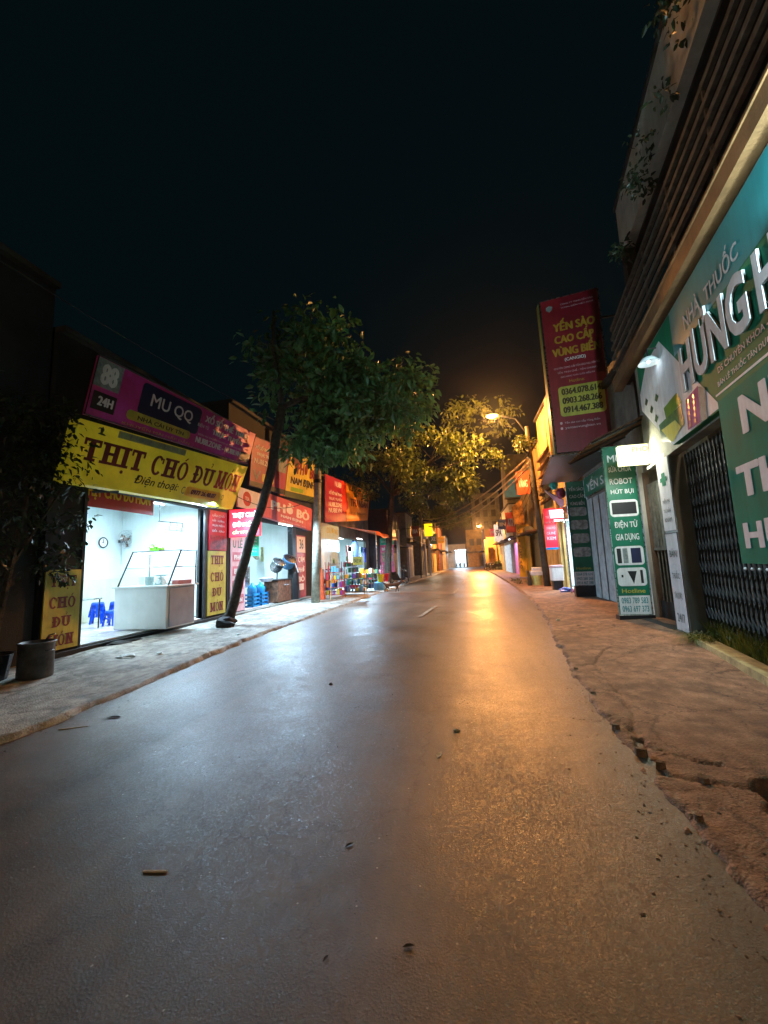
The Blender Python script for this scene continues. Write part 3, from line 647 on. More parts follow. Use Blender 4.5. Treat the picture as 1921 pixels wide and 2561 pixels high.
txt(s, 'KHUYẾN MÃI HẤP DẪN', q, (.14, .03, .5, .1), YELM, 0); patch(s, 'blue_corner', q, (.9, .03, .995, .3), NAVY, .005); patch(s, 'badge', q, (.955, .05, .98, .15), WHT, .008, .05)
# pillar signs
def pillar_sign(label, q, lines, m, tm, group=None):
    t = Thing('pillar_sign', label, 'sign', tuple(quad_at(q, .5, 0)), group); panel(t, 'board', q, m, .03)
    n = len(lines)
    for i, w in enumerate(lines): slab_txt(t, w, q, (.14 if len(w) > 2 else .24, .98-(i+1)*.93/n, .86 if len(w) > 2 else .76, .98-(i+1)*.93/n+.72/n), tm)
    return t
pillar_sign('dim yellow pillar sign on the near side of the eatery opening', LX(XL+.04, 6.27, 7.0, .18, 1.72), ['THỊT', 'CHÓ', 'ĐỦ', 'MÓN'], YELM, RED_D, 'THỊT CHÓ pillar signs')
pillar_sign('yellow pillar sign between the eatery and the leaning trunk', LX(XL+.04, 11.2, 12.15, .2, 2.2), ['THỊT', 'CHÓ', 'ĐỦ', 'MÓN'], YELM, RED_D, 'THỊT CHÓ pillar signs')
m_ = Thing('menu_board', 'red menu board with a food picture above the yellow pillar sign', 'sign', (XL+.04, 11.7, 2.2)); q = LX(XL+.045, 11.25, 12.17, 2.22, 3.5)
panel(m_, 'board', q, RED, .03); [txt(m_, w, q, (.15, .85-i*.13, .85, .93-i*.13), WHT, 1) for i, w in enumerate(['LẨU CHÓ', 'HẤP - NƯỚNG', 'RỰA MẬN', 'DỒI - XÁO'])]
patch(m_, 'food_photo', q, (.05, .03, .95, .38), mat('food_print', (170, 60, 60), .4, rgb2=(90, 24, 34), scale=9), .004)
# lit hanging sign
k = Thing('lit_hanging_sign', 'glowing red and white sign hanging beside the leaning trunk', 'sign', (-7.2, 12.4, 2.7)); q = YP(12.3, -7.82, -6.72, 2.68, 3.6)
k.part('light_box', MB().slab(q, .12), mat('lit_red_face', (255, 60, 84), .4, var=0, emit=.8))
txt(k, 'THỊT CHÓ', q, (.08, .66, .92, .93), LED_WHT, 2); txt(k, 'ĐỦ MÓN', q, (.1, .36, .9, .58), LED_WHT, 2); txt(k, 'CẦY TƠ 7 MÓN', q, (.1, .1, .9, .26), LED_YEL, 2)
k.part('frame', MB().tube([q[0], q[1], q[2], q[3], q[0]], .015, 5), glow('lit_red_edge', (255, 30, 50), 1.5))
k.part('bracket', MB().tube([(-7.9, 12.36, 3.4), (-7.8, 12.36, 3.4)], .02, 5), STEEL_D)

# --- shop 2 (noodles)
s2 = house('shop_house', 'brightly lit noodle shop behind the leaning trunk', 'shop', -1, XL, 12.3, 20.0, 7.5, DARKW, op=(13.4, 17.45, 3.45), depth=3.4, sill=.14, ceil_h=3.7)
s2.part('step', MB().box((XL, 12.3, -.03), (XL+.32, 19.2, .12)), CONC, bevel=.02)
s2.part('pier', MB().box((XL-.02, 17.45, .1), (XL+.05, 17.85, 3.5)), STEEL_D)
tube_light('ceiling tube in the noodle shop', (-9.2, 15.3, 3.62), 1.2, 'y', P_SHOP)
tube_light('added tube hidden behind the lower edge of the yellow sign box', (-7.64, 10.5, 3.56), 1.0, 'y', 250, COOL2, (.3, 0, -1))  # hidden tube added to light the pavement below the sign
tube_light('bright tube under the noodle shop sign', (XL+.9, 14.9, 3.3), 1.2, 'y', 400, COOL2, (.45, 0, -1))
pz = Thing('pillar_sign', 'pale pink pillar sign left of the noodle shop opening', 'sign', (XL+.05, 12.8, 0)); q = LX(XL+.04, 12.45, 13.35, .14, 3.1); panel(pz, 'board', q, PINKW, .03)
txt(pz, 'GIÒ CHẢ', q, (.12, .9, .88, .97), GRN, 1); txt(pz, 'U LẼ', q, (.12, .74, .8, .86), GRN_D, 1)
for i in range(4): patch(pz, 'menu_panel', q, (.1, .58-i*.165, .9, .69-i*.165), mat('pink_stripe', (196, 110, 128), .5), .004)
for i, w in enumerate(['PHỞ', 'BÚN', 'CƠM', 'MIẾN']): txt(pz, w, q, (.2, .6-i*.165, .8, .68-i*.165), WHT, 2, .008)
pz = Thing('pillar_sign', 'red pillar sign reading phở on the far pier of the noodle shop', 'sign', (XL+.05, 18.4, 0)); q = LX(XL+.04, 17.9, 19.0, .12, 3.1); panel(pz, 'board', q, mat('faded_red_vinyl', (168, 70, 80), .5, var=.2), .03)
patch(pz, 'white_head', q, (.04, .72, .96, .98), WHT, .004); txt(pz, '36', q, (.3, .78, .75, .94), BLK, 1, .008)
for w, v0 in (('CƠM', .56), ('PHỞ', .40), ('BÒ', .25)): txt(pz, w, q, (.15, v0, .85, v0+.11), WHT, 2)
patch(pz, 'panel', q, (.25, .12, .75, .22), WHT)
ws = Thing('shop_sign', 'small white sign with a red circle over the pink pillar sign', 'sign', (XL+.15, 13.5, 3.7)); q = LX(XL+.16, 12.65, 14.45, 3.78, 4.5); panel(ws, 'board', q, WHT, .06)
mb = MB(); mb.add([quad_at(q, .34+.16*math.cos(a)*1, .5+.38*math.sin(a), .006) for a in np.linspace(0, 6.283, 25)[:-1]], [tuple(range(24))]); ws.part('red_disc', mb, RED); txt(ws, 'TEA', q, (.26, .4, .42, .6), WHT, 1, .01)
pb = Thing('sign_box', 'pale red noodle shop sign box washed out by the tube light', 'sign', (XL+.2, 17, 3.4)); q = [(XL+.2, 14.4, 3.6), (XL+.2, 19.4, 3.4), (XL+.2, 19.6, 4.55), (XL+.2, 14.4, 4.62)]
panel(pb, 'board', q, mat('washed_red_vinyl', (200, 96, 104), .4, var=.1), .16)
txt(pb, 'PHỞ BÒ', q, (.12, .38, .93, .9), WHT, 2); txt(pb, 'NAM ĐỊNH', q, (.3, .17, .78, .32), WHT, 2); txt(pb, 'CƠM RANG - MIẾN - BÚN', q, (.3, .05, .85, .12), WHT, 0)
pu = Thing('billboard', 'plum lottery billboard crossed by the leaning trunk', 'sign', (-7.5, 14.8, 4.6)); q = [(-7.6, 13.15, 4.62), (-7.6, 16.1, 4.75), (-7.6, 16.7, 6.9), (-7.6, 13.4, 6.6)]
panel(pu, 'face', q, PURP2, .06, STEEL_D)
txt(pu, 'XỔ SỐ THỂ THAO', q, (.08, .76, .6, .86), WHT, 2); txt(pu, 'TRỰC TUYẾN', q, (.12, .62, .6, .73), WHT, 2); txt(pu, 'NU88.ZONE', q, (.08, .47, .6, .57), WHT, 1)
patch(pu, 'pill', q, (.3, .14, .62, .3), YELM, .005, .08); patch(pu, 'dark_strip', q, (0, 0, 1, .1), BLK); patch(pu, 'photo', q, (.68, .45, .95, .95), GREYPR, .005); txt(pu, 'V', q, (.06, .14, .26, .34), GREYPR, 1)
yb = Thing('billboard', 'yellow noodle billboard with a cow picture high under the leaves', 'sign', (XL+.1, 18.5, 4.7)); q = [(XL+.1, 16.0, 4.72), (XL+.1, 20.2, 4.95), (XL+.1, 21.0, 7.65), (XL+.1, 16.7, 7.1)]
panel(yb, 'face', q, YELM, .07, STEEL_D)
patch(yb, 'orange_edge', q, (.0, .0, .12, 1), mat('orange_print', (190, 84, 30), .5), .004)
mb = MB(); mb.add([quad_at(q, u, v, .006) for u, v in [(.16, .74), (.24, .72), (.3, .62), (.36, .6), (.4, .7), (.48, .74), (.5, .82), (.42, .86), (.3, .9), (.2, .84)]], [tuple(range(10))]); yb.part('cow_picture', mb, mat('brown_print', (98, 52, 30), .5, var=.3, scale=6))
txt(yb, 'PHỞ', q, (.36, .5, .68, .86), RED_D, 2, .009); txt(yb, 'BÒ', q, (.74, .48, .97, .78), RED_D, 2, .009); txt(yb, 'NAM ĐỊNH', q, (.22, .24, .94, .44), BLK, 2)
patch(yb, 'green_foot', q, (.12, .0, 1, .12), mat('dull_green_print', (60, 80, 40), .5), .004); patch(yb, 'plate', q, (.25, .14, .6, .22), LIME, .005)
# noodle shop things
g_ = Thing('menu_board', 'green menu board hanging inside the noodle shop', 'sign', (-8.35, 14.6, 2)); q = LX(-8.35, 13.7, 15.25, 2.1, 3.2); panel(g_, 'board', q, mat('bright_green_board', (10, 190, 140), .4), .02)
for i in range(7): txt(g_, random.choice(['PHỞ BÒ TÁI 35', 'PHỞ BÒ CHÍN 35', 'BÚN BÒ 40', 'CƠM RANG 40', 'MIẾN XÀO 35']), q, (.12, .86-i*.12, .88, .92-i*.12), WHT, 0)
def basket(loc, lb):
    single('round_basket', MB().lathe([(0, .02), (.2, .03), (.3, .08), (.33, .1), (.31, .12), (.2, .06), (0, .05)], loc, 20, Matrix.Rotation(R(70), 3, 'Y')), mat('woven_basket', (170, 172, 150), .7, var=.3, scale=25), lb, 'basket', loc)
basket((-9.6, 17.0, 2.25), 'round woven tray hanging on the noodle shop wall')
single('calendar', MB().box((-9.6, 17.7, 1.9), (-9.58, 18.2, 2.6)), mat('yellow_calendar', (200, 200, 130), .5, var=.3, scale=8), 'yellowish wall calendar right of the round tray', 'calendar', (-9.6, 18, 1.9))
for i, (y, c_) in enumerate([(14.35, 'near'), (15.0, 'far')]):
    k = Thing('water_crate', 'blue crate with a water bottle, %s one of the pair on the noodle shop step' % c_, 'crate', (-8.1, y, .14), 'blue water crates at the noodle shop'); x = -8.15
    mb = MB(); [mb.box((x-.2, y-.28, .14+j*.14), (x+.2, y+.28, .2+j*.14)) for j in range(4)]
    [mb.box((x+a, y+b_, .14), (x+a+.05, y+b_+.05, .66)) for a in (-.2, .15) for b_ in (-.28, .23)]; k.part('crate', mb, PLCYAN)
    k.part('bottle', MB().lathe([(0, .2), (.17, .2), (.19, .3), (.18, .7), (.19, .8), (.14, .92), (.05, .98), (.05, 1.04), (0, 1.04)], (x, y, 0), 14), mat('blue_bottle', (30, 140, 200), .1, alpha=.8), smooth=True)
k = Thing('broth_stove', 'rust-brown square broth stove on the noodle shop step', 'stove', (-8.0, 16.2, .14))
k.part('body', MB().box((-8.35, 15.65, .14), (-7.72, 16.95, 1.05)), RUST, bevel=.03); k.part('top', MB().box((-8.38, 15.62, 1.051), (-7.7, 16.98, 1.09)), STEEL_D)
k.part('handle', MB().tube([(-7.7, 16.2, .85), (-7.64, 16.2, .85), (-7.64, 16.6, .85), (-7.7, 16.6, .85)], .012, 5), STEEL)
def pot(loc, lb, tilt, m, r=.27):
    t = Thing('stock_pot', lb, 'pot', loc, 'tilted pots over the broth stove'); M = Matrix.Rotation(R(tilt), 3, 'X') @ Matrix.Rotation(R(38), 3, 'Y')
    t.part('body', MB().lathe([(0, -.3), (r*.8, -.3), (r, -.18), (r, .14), (r*1.08, .15), (r*.96, .16), (r*.94, -.1), (0, -.2)], loc, 18, M), m, smooth=True)
    t.part('lid', MB().lathe([(r*1.0, .17), (r*.6, .2), (0, .22)], loc, 18, M), STEEL, smooth=True)
    c = Vector(loc)+M @ Vector((0, 0, .25)); t.part('lid_handle', MB().ring(tuple(c), .06, .014, 10, 'y'), BLACKP)
    t.part('stand', MB().tube([(loc[0], loc[1], loc[2]-.2), (loc[0]-.03, loc[1], 1.08)], .025, 6), STEEL_D); return t
pot((-7.95, 16.1, 1.72), 'steel pot tipped forward above the broth stove, nearer one', 18, STEEL)
pot((-7.9, 17.1, 1.85), 'blue-tinted pot tipped forward above the broth stove, farther one', 22, mat('blue_enamel', (90, 150, 200), .25, var=.1), .31)
for i, y in enumerate((13.9, 14.5, 15.1)):
    single('tall_canister', MB().lathe([(0, .0), (.2, 0), (.2, .75), (.22, .78), (0, .8)], (-8.9, y, .9), 16), STEEL, ['first', 'second', 'third'][i]+' tall steel canister from the near end of the noodle bench', 'canister', (-8.9, y, .9), 'steel canisters', smooth=False)
k = Thing('work_bench', 'white work bench carrying the steel canisters', 'bench', (-8.9, 14.6, .14)); k.part('top', MB().box((-9.3, 13.6, .86), (-8.5, 15.5, .9)), STEEL)
for x, y in ((-9.25, 13.65), (-8.55, 13.65), (-9.25, 15.45), (-8.55, 15.45)): k.part('leg', MB().tube([(x, y, .14), (x, y, .86)], .02, 6), STEEL)
single('wash_basin', MB().lathe([(0, 0), (.18, 0), (.3, .13), (.32, .13), (.2, -.02)], (-8.05, 15.3, 1.06), 18), WHT, 'white basin resting on the blue crates beside the stove', 'basin', (-8.05, 15.3, 1.06))
single('flue_pipe', MB().tube([(-7.8, 17.55, .1), (-7.8, 17.6, 1.3), (-7.95, 17.6, 1.9)], [.2, .16, .1], 10), BLACKP, 'sooty black flue standing at the far side of the broth stove', 'flue', (-7.8, 17.55, .1))

# --- shop 3 (general store)
s3 = house('shop_house', 'general store with goods spilling out below the orange awning', 'shop', -1, XL+.3, 20.2, 31.5, 6.5, STUCCO_G, op=(20.9, 30.6, 3.3), depth=4, sill=.1, ceil_h=3.6)
tube_light('ceiling tube at the near end of the general store', (-8.7, 22.5, 3.5), 1.2, 'y', P_SHOP); tube_light('ceiling tube at the far end of the general store', (-8.7, 27.5, 3.5), 1.2, 'y', P_SHOP)
tube_light('added fill tube under the orange awning', (-6.5, 24.5, 3.2), 1.2, 'y', 520, COOL2)  # fill tube added to throw cool light on the road
b3 = Thing('billboard', 'maroon and orange billboard over the general store', 'sign', (-7.2, 25, 3.8)); q = [(-7.2, 20.1, 3.85), (-7.2, 29.8, 4.9), (-7.2, 30.8, 7.3), (-7.2, 20.3, 6.55)]
panel(b3, 'face', q, mat('maroon_banner', (150, 30, 62), .45, var=.15), .06, STEEL_D)
patch(b3, 'orange_field', q, None, mat('orange_field', (248, 168, 20), .45, var=.08), .004, pts=[(.42, 0), (1, 0), (1, 1), (.36, 1)])
patch(b3, 'red_wedge', q, None, mat('scarlet_print', (220, 60, 30), .45), .006, pts=[(.36, .2), (.44, .35), (.36, 1), (.28, 1), (.3, .4)])
txt(b3, 'NU88', q, (.16, .8, .28, .93), WHT, 1); [txt(b3, w, q, (.06, .6-i*.13, .3, .7-i*.13), WHT, 1) for i, w in enumerate(['XỔ SỐ THỂ THAO', 'TRỰC TUYẾN', 'NU88.ZONE', 'NU88.VN'])]
txt(b3, 'ĐÔNG Y', q, (.56, .72, .86, .88), RED_D, 1, .008); txt(b3, 'TPU NSAN', q, (.48, .4, .96, .62), RED_D, 2, .008); txt(b3, '0912 345 - BÁN BUÔN BÁN LẺ', q, (.5, .18, .94, .28), RED_D, 0, .008)
aw = Thing('awning', 'orange tarpaulin awning over the general store pavement', 'awning', (-6.6, 26, 3.3))
mb = MB(); N = 14
for k in range(N+1):
    y = 23.6+k*.6; sg = .06*math.sin(k*1.3)
    mb.v += [(-7.6, y, 4.05), (-6.4, y, 3.85-.1+sg*.5), (-5.2, y, 3.5+sg), (-5.18, y, 3.28+sg)]
for k in range(N):
    for j in range(3): mb.f.append((4*k+j, 4*k+j+1, 4*k+j+5, 4*k+j+4))
aw.part('sheet', mb, ORANGEV, smooth=True)
for y in (23.7, 32): aw.part('pole', MB().tube([(-5.25, y, 0), (-5.25, y, 3.5)], .03, 6), STEEL)
k = Thing('wall_banner', 'pale blue banner with faded yellow letters at the near end of the store', 'banner', (-7.5, 22, .5)); q = LX(-7.5, 20.3, 23.4, 1.4, 3.9); panel(k, 'board', q, mat('pale_blue_board', (176, 210, 224), .4, var=.06), .03)
txt(k, 'DƯƠNG', q, (.3, .8, .95, .95), YELM, 1); txt(k, 'ĐIỆN NƯỚC', q, (.2, .5, .85, .6), GREYPR, 0)
PAL = [mat('goods_%d' % i, c_, .4, var=.1, scale=9) for i, c_ in enumerate([(210, 40, 60), (240, 240, 236), (40, 90, 180), (240, 200, 40), (30, 150, 110), (150, 60, 150), (230, 110, 40), (50, 50, 60), (120, 190, 230), (200, 120, 150)])]
def goods_rack(lb, x0, x1, y0, y1, h, levels, frame_m, group=None, n=5, style='boxes'):
    t = Thing('goods_rack', lb, 'rack', ((x0+x1)/2, (y0+y1)/2, .05), 'racks of goods outside the general store')
    for x in (x0, x1):
        for y in (y0, y1): t.part('post', MB().tube([(x, y, .03), (x, y, h)], .018, 5), frame_m)
    for l in range(levels):
        z = .2+(h-.35)*l/levels; t.part('shelf', MB().box((x0, y0, z), (x1, y1, z+.02)), frame_m)
        for i in range(n):
            x = x0+(x1-x0)*(i+.5)/n; w = (x1-x0)/n*.42; hh = random.uniform(.5, .92)*(h-.35)/levels
            m = random.choice(PAL)
            if random.random() < .5: t.part('packet', MB().box((x-w, y0+.04, z+.021), (x+w, y1-.04, z+hh)), m)
            else: t.part('bottle', MB().lathe([(0, 0), (w*.8, 0), (w*.8, hh*.65), (w*.3, hh*.8), (w*.3, hh), (0, hh)], (x, (y0+y1)/2, z+.021), 8), m)
    return t
goods_rack('red rack of mops and packets nearest the concrete pole', -6.55, -5.75, 18.2, 18.7, 1.75, 4, mat('red_frame', (190, 40, 44), .4), n=6)
goods_rack('low rack of coloured packets behind the red one', -6.3, -5.2, 20.3, 20.8, 1.35, 3, IRON, n=7)
goods_rack('wide rack in the middle of the store front', -6.9, -5.3, 22.3, 22.9, 1.25, 3, STEEL, n=8)
goods_rack('far rack of baskets beside the tree trunk', -6.8, -5.4, 25.4, 26.0, 1.5, 3, STEEL, n=7)
goods_rack('tall rack just inside the general store', -7.9, -7.4, 21.4, 23.0, 2.2, 5, STEEL, n=5)
goods_rack('tall rack at the far end inside the general store', -8.4, -7.8, 27, 29.6, 2.4, 5, STEEL, n=6)
k = Thing('broom_bundle', 'orange broom and pink mop leaning at the red rack', 'broom', (-6.7, 17.9, 0)); k.part('broom', MB().tube([(-6.62, 17.9, .0), (-6.66, 18.0, .9), (-6.68, 18.05, 1.5)], [.16, .11, .02], 8), mat('broom_orange', (226, 84, 30), .7, var=.3, scale=20))
k.part('stick', MB().tube([(-6.2, 17.85, .0), (-6.22, 18.1, 1.3)], .018, 5), mat('yellow_stick', (226, 200, 120), .5))
single('hanging_jacket', MB().add([(-7.1, 24.6, 1.9), (-7.1, 25.8, 1.8), (-7.05, 25.9, 2.8), (-7.1, 25.5, 3.15), (-7.1, 24.9, 3.15), (-7.05, 24.5, 2.8), (-6.95, 24.7, 1.95), (-6.95, 25.7, 1.85), (-6.93, 25.8, 2.8), (-6.95, 25.45, 3.12), (-6.95, 24.95, 3.12), (-6.93, 24.6, 2.8)], [(0, 1, 2, 3, 4, 5), (11, 10, 9, 8, 7, 6), (0, 6, 7, 1), (1, 7, 8, 2), (2, 8, 9, 3), (3, 9, 10, 4), (4, 10, 11, 5), (5, 11, 6, 0)]), mat('dark_blue_cloth', (16, 42, 70), .8), 'dark blue jacket hanging in front of the general store', 'jacket', (-7, 25.2, 1.9))
for i, (y, c_, lb) in enumerate([(24.0, (190, 190, 196), 'patterned grey shirt hanging left of the blue jacket'), (26.6, (150, 190, 226), 'light blue shirt hanging right of the blue jacket'), (27.6, (80, 90, 190), 'violet shirt hanging nearest the tree trunk'), (23.5, (190, 110, 90), 'brick-red cloth hanging by the yellow board')]):
    single('hanging_shirt', MB().box((-7.0, y-.22, 1.7), (-6.92, y+.22, 2.75)).box((-7.0, y-.4, 2.35), (-6.92, y+.4, 2.75)), mat('cloth_%d' % i, c_, .8, var=.35, scale=7), lb, 'shirt', (-6.96, y, 1.7), bevel=.03)
k = Thing('hand_sign', 'small yellow hand-written board above the goods racks', 'sign', (-6.2, 20.6, 2)); q = YP(20.9, -5.95, -5.4, 1.55, 2.0); panel(k, 'board', q, mat('bright_yellow_board', (240, 232, 40), .4), .02); txt(k, 'SALE 50K', q, (.12, .3, .88, .7), BLK, 1)
single('yellow_basket', MB().lathe([(0, 0), (.14, 0), (.2, .45), (.22, .45), (.16, .02)], (-5.0, 23.4, .5), 12), mat('yellow_plastic', (246, 220, 30), .3), 'yellow plastic basket standing on a crate of goods', 'basket', (-5.0, 23.4, .5))
single('goods_crate', MB().box((-5.35, 23.1, .04), (-4.75, 23.7, .49)), PAL[8], 'pale crate below the yellow basket', 'crate', (-5.05, 23.4, .04), bevel=.02)
single('red_bucket', MB().lathe([(0, 0), (.16, 0), (.24, .5), (.26, .5), (.18, .02)], (-4.95, 24.6, .45), 12), PLRED, 'red bucket between the yellow basket and the tree', 'bucket', (-4.95, 24.6, .45))
single('stacked_tub', MB().lathe([(0, 0), (.2, 0), (.26, .4), (.24, .4), (.2, .02)], (-4.95, 24.6, .04), 12), WHT, 'white tub holding up the red bucket', 'tub', (-4.95, 24.6, .04))
k = Thing('wall_posters', 'pink and green poster board left of the white column', 'poster', (-6.2, 31, 1)); q = YP(31.2, -6.6, -5.5, .7, 3.6); panel(k, 'board', q, mat('pink_board', (226, 60, 110), .4, rgb2=(150, 30, 70), scale=2), .03)
patch(k, 'green_head', q, (0, .8, 1, 1), mat('mint_print', (20, 190, 150), .4)); patch(k, 'food_photo', q, (.1, .35, .9, .6), mat('food_print2', (190, 120, 90), .4, rgb2=(60, 80, 40), scale=6), .006); txt(k, 'KEM TRÀ SỮA', q, (.1, .86, .9, .94), WHT, 1, .008); txt(k, 'TRÀ CHANH', q, (.1, .65, .9, .74), WHT, 2, .008)
single('white_column', MB().tube([(-5.2, 31.5, 0), (-5.2, 31.5, 4.2)], .13, 10), STUCCO_W, 'white round column beside the pink poster board', 'column', (-5.2, 31.5, 0))

# --- houses farther down on the left
def small_house(lb, side, x, y0, y1, h, wm, door, dm, extra=None):
    t = house('row_house', lb, 'house', side, x, y0, y1, h, wm, depth=5); s_ = side; xf = x-s_*.01
    ya, yb, zt = door; A = lambda a, b: (min(a, b), max(a, b))
    xa, xb_ = A(xf-s_*.05, xf+s_*.02); d = t.part('door', MB().box((xa, ya, .05), (xb_, yb, zt)), dm)
    n = max(2, int((yb-ya)/.35))
    for k in range(n):
        xa, xb_ = A(xf-s_*.075, xf-s_*.052); t.part('panel', MB().box((xa, ya+(yb-ya)*(k+.12)/n, .12), (xb_, ya+(yb-ya)*(k+.88)/n, zt-.1)), dm, sub=d)
    xa, xb_ = A(xf-s_*.9, xf); t.part('canopy', MB().box((xa, y0+.3, zt+.35), (xb_, y1-.3, zt+.45)), extra or CONC_D)
    if h > 5:
        for k in range(2):
            yc = y0+(y1-y0)*(.3+.4*k); xa, xb_ = A(xf-s_*.04, xf); w = t.part('window', MB().box((xa, yc-.5, 4.3), (xb_, yc+.5, 5.5)), IRON)
            xa, xb_ = A(xf-s_*.05, xf-s_*.042); t.part('pane', MB().box((xa, yc-.42, 4.38), (xb_, yc-.03, 5.42)), BLACKP, sub=w); t.part('pane', MB().box((xa, yc+.03, 4.38), (xb_, yc+.42, 5.42)), BLACKP, sub=w)
    return t
small_house('dark maroon house with louvred front beyond the general store', -1, -6.2, 32.5, 38.5, 6, MAROON, (33, 37.8, 2.6), mat('dark_louvre', (60, 48, 46), .6))
small_house('grey-doored house next to the maroon one', -1, -5.6, 39, 44, 6.5, STUCCO_G, (39.6, 42.8, 3.1), mat('pale_grey_door', (150, 160, 156), .5))
small_house('house with an olive gate beyond the thin white posts', -1, -4.9, 46, 52, 5.5, CONC, (46.8, 50.6, 2.9), mat('olive_gate', (120, 122, 84), .5))
small_house('ochre house with a tall lit wall in the far left row', -1, -4.4, 54, 62, 6, STUCCO_Y, (55, 58, 2.8), STUCCO_Y)
small_house('brick-red house near the street end on the left', -1, -4.0, 63, 72, 7, mat('brick_stucco', (160, 100, 66), .8, var=.3, scale=5), (64, 70, 2.8), RUST)
small_house('last pale house of the left row', -1, -3.5, 73, 84, 6, STUCCO_W, (75, 82, 2.8), mat('cream_gate', (200, 176, 130), .6))
for y, x in ((43.2, -4.25), (45.2, -3.95)):
    single('gate_post', MB().box((x-.1, y-.1, 0), (x+.1, y+.1, 3.6 if y < 44 else 3.9)), STUCCO_W, 'thin white post %s' % ('beside the grey-doored house' if y < 44 else 'under the yellow square sign'), 'post', (x, y, 0))
k = Thing('square_sign', 'bright yellow square sign high above the thin white posts', 'sign', (-4, 45, 5)); q = YP(45, -4.35, -3.45, 4.4, 5.8); panel(k, 'board', q, glow('lit_yellow_sign', (255, 214, 20), .8), .1); k.part('pole', MB().tube([(-4.0, 45.1, 3.9), (-4.0, 45.1, 4.6)], .05, 6), STUCCO_W)
k = Thing('lean_roof', 'pale pinkish sheet roof between the maroon house and the white posts', 'roof', (-5, 40, 3.4)); k.part('sheet', MB().add([(-5.9, 38.4, 4.2), (-4.2, 38.6, 3.5), (-4.1, 42.6, 3.4), (-5.9, 42.8, 4.3), (-5.9, 38.4, 4.15), (-4.2, 38.6, 3.45), (-4.1, 42.6, 3.35), (-5.9, 42.8, 4.25)], [(0, 1, 2, 3), (7, 6, 5, 4), (0, 4, 5, 1), (1, 5, 6, 2)]), mat('pale_sheet', (170, 150, 146), .6)); k.part('post', MB().tube([(-4.3, 38.8, 0), (-4.3, 38.8, 3.5)], .04, 6), STEEL_D)

# end of the street
e = Thing('end_house', 'lit pale-blue shop closing the far end of the street', 'shop', (-1, 88, 0)); e.part('wall', MB().box((-5, 88.2, 0), (-2.3, 95, 5)).box((-2.3, 88.2, 3.6), (.1, 95, 5)), STUCCO_W)
e.part('lit_front', MB().box((-2.2, 88.6, .1), (.05, 88.7, 3.5)), glow('lit_shop_front', (190, 232, 255), 1.1)); e.part('roof', MB().box((-5.2, 88, 5), (.3, 95, 5.2)), CONC_D)
for i in range(3): e.part('mullion', MB().box((-2.2+i*.9, 88.5, .1), (-2.12+i*.9, 88.58, 3.5)), STEEL)
e2 = Thing('end_house', 'tan house with folding doors right of the lit end shop', 'house', (3, 89, 0)); e2.part('wall', MB().box((.35, 88.5, 0), (9, 95, 8)), STUCCO_Y)
for i in range(8): e2.part('door_leaf', MB().box((.5+i*.42, 88.4, .05), (.86+i*.42, 88.48, 2.9)), mat('tan_doors', (196, 150, 92), .6, var=.2))
e2.part('canopy', MB().box((.3, 87.6, 3.1), (5, 88.5, 3.25)), CONC_D)
for i in range(3): w = e2.part('window', MB().box((1+i*1.5, 88.42, 4.6), (2+i*1.5, 88.5, 6)), STEEL_D)
single('utility_tower', MB().box((-7, 100, 0), (7, 112, 11)), DARKW, 'tall unlit block rising behind the street end', 'building', (0, 106, 0))
tube_light('tube light over the lit end shop', (-1, 87.9, 3.7), 2.4, 'x', 250, COOL, (0, -1, -.6))

# ================================================================ RIGHT ROW
def PX(y): return 3.75+.14*(y-8.3)
# pharmacy building
ph = Thing('pharmacy_building', 'pharmacy building on the right with grilled front and tan beam', 'building', (3.9, 5, 0))
def pbox(mb, d0, d1, y0, y1, z0, z1, yn=None):
    mb.add([(PX(y0)+d0, y0, z0), (PX(y0)+d1, y0, z0), (PX(y1)+d1, y1, z0), (PX(y1)+d0, y1, z0), (PX(y0)+d0, y0, z1), (PX(y0)+d1, y0, z1), (PX(y1)+d1, y1, z1), (PX(y1)+d0, y1, z1)],
           [(0, 3, 2, 1), (4, 5, 6, 7), (0, 1, 5, 4), (1, 2, 6, 5), (2, 3, 7, 6), (3, 0, 4, 7)]); return mb
ph.part('front_wall', pbox(pbox(MB(), .1, .3, -2, 9.6, 3.4, 5.7), .5, .7, -2, 8.3, 0, 3.4), STUCCO_G)
ph.part('column', MB().add([(3.86, 8.28, 0), (4.2, 8.36, 0), (4.24, 8.9, 0), (3.9, 8.84, 0), (3.86, 8.28, 3.5), (4.2, 8.36, 3.5), (4.24, 8.9, 3.5), (3.9, 8.84, 3.5)], [(0, 3, 2, 1), (4, 5, 6, 7), (0, 1, 5, 4), (1, 2, 6, 5), (2, 3, 7, 6), (3, 0, 4, 7)]), mat('grey_column_paint', (196, 200, 194), .7, var=.12, scale=2))
ph.part('beam', pbox(MB(), -.08, .12, -1.5, 10.9, 5.74, 5.99), BEAM); ph.part('beam_ledge', pbox(MB(), -.1, -.06, -1.5, 10.9, 5.99, 6.03), BEAM)
ph.part('upper_wall', pbox(MB(), 1.0, 1.2, -2, 9.4, 6.02, 9.5), DARKW); ph.part('balcony_floor', pbox(MB(), .12, 1.0, -2, 10.9, 5.9, 6.0), CONC_D)
for i in range(5): ph.part('rail', pbox(MB(), -.06+.012*i, .0+.012*i, -1.5, 10.85, 6.3+i*.27, 6.38+i*.27), IRON)
for k in range(9): ph.part('baluster', pbox(MB(), .0, .03, -.5+k*1.4, -.46+k*1.4, 6.1, 7.5), IRON)
ph.part('parapet', pbox(MB(), .12, .3, -2, 9.6, 8.45, 9.75), mat('pale_parapet', (206, 208, 196), .8, var=.15, scale=1)); ph.part('upper_floor', pbox(MB(), .3, 1.0, -2, 9.6, 8.4, 8.55), CONC_D)
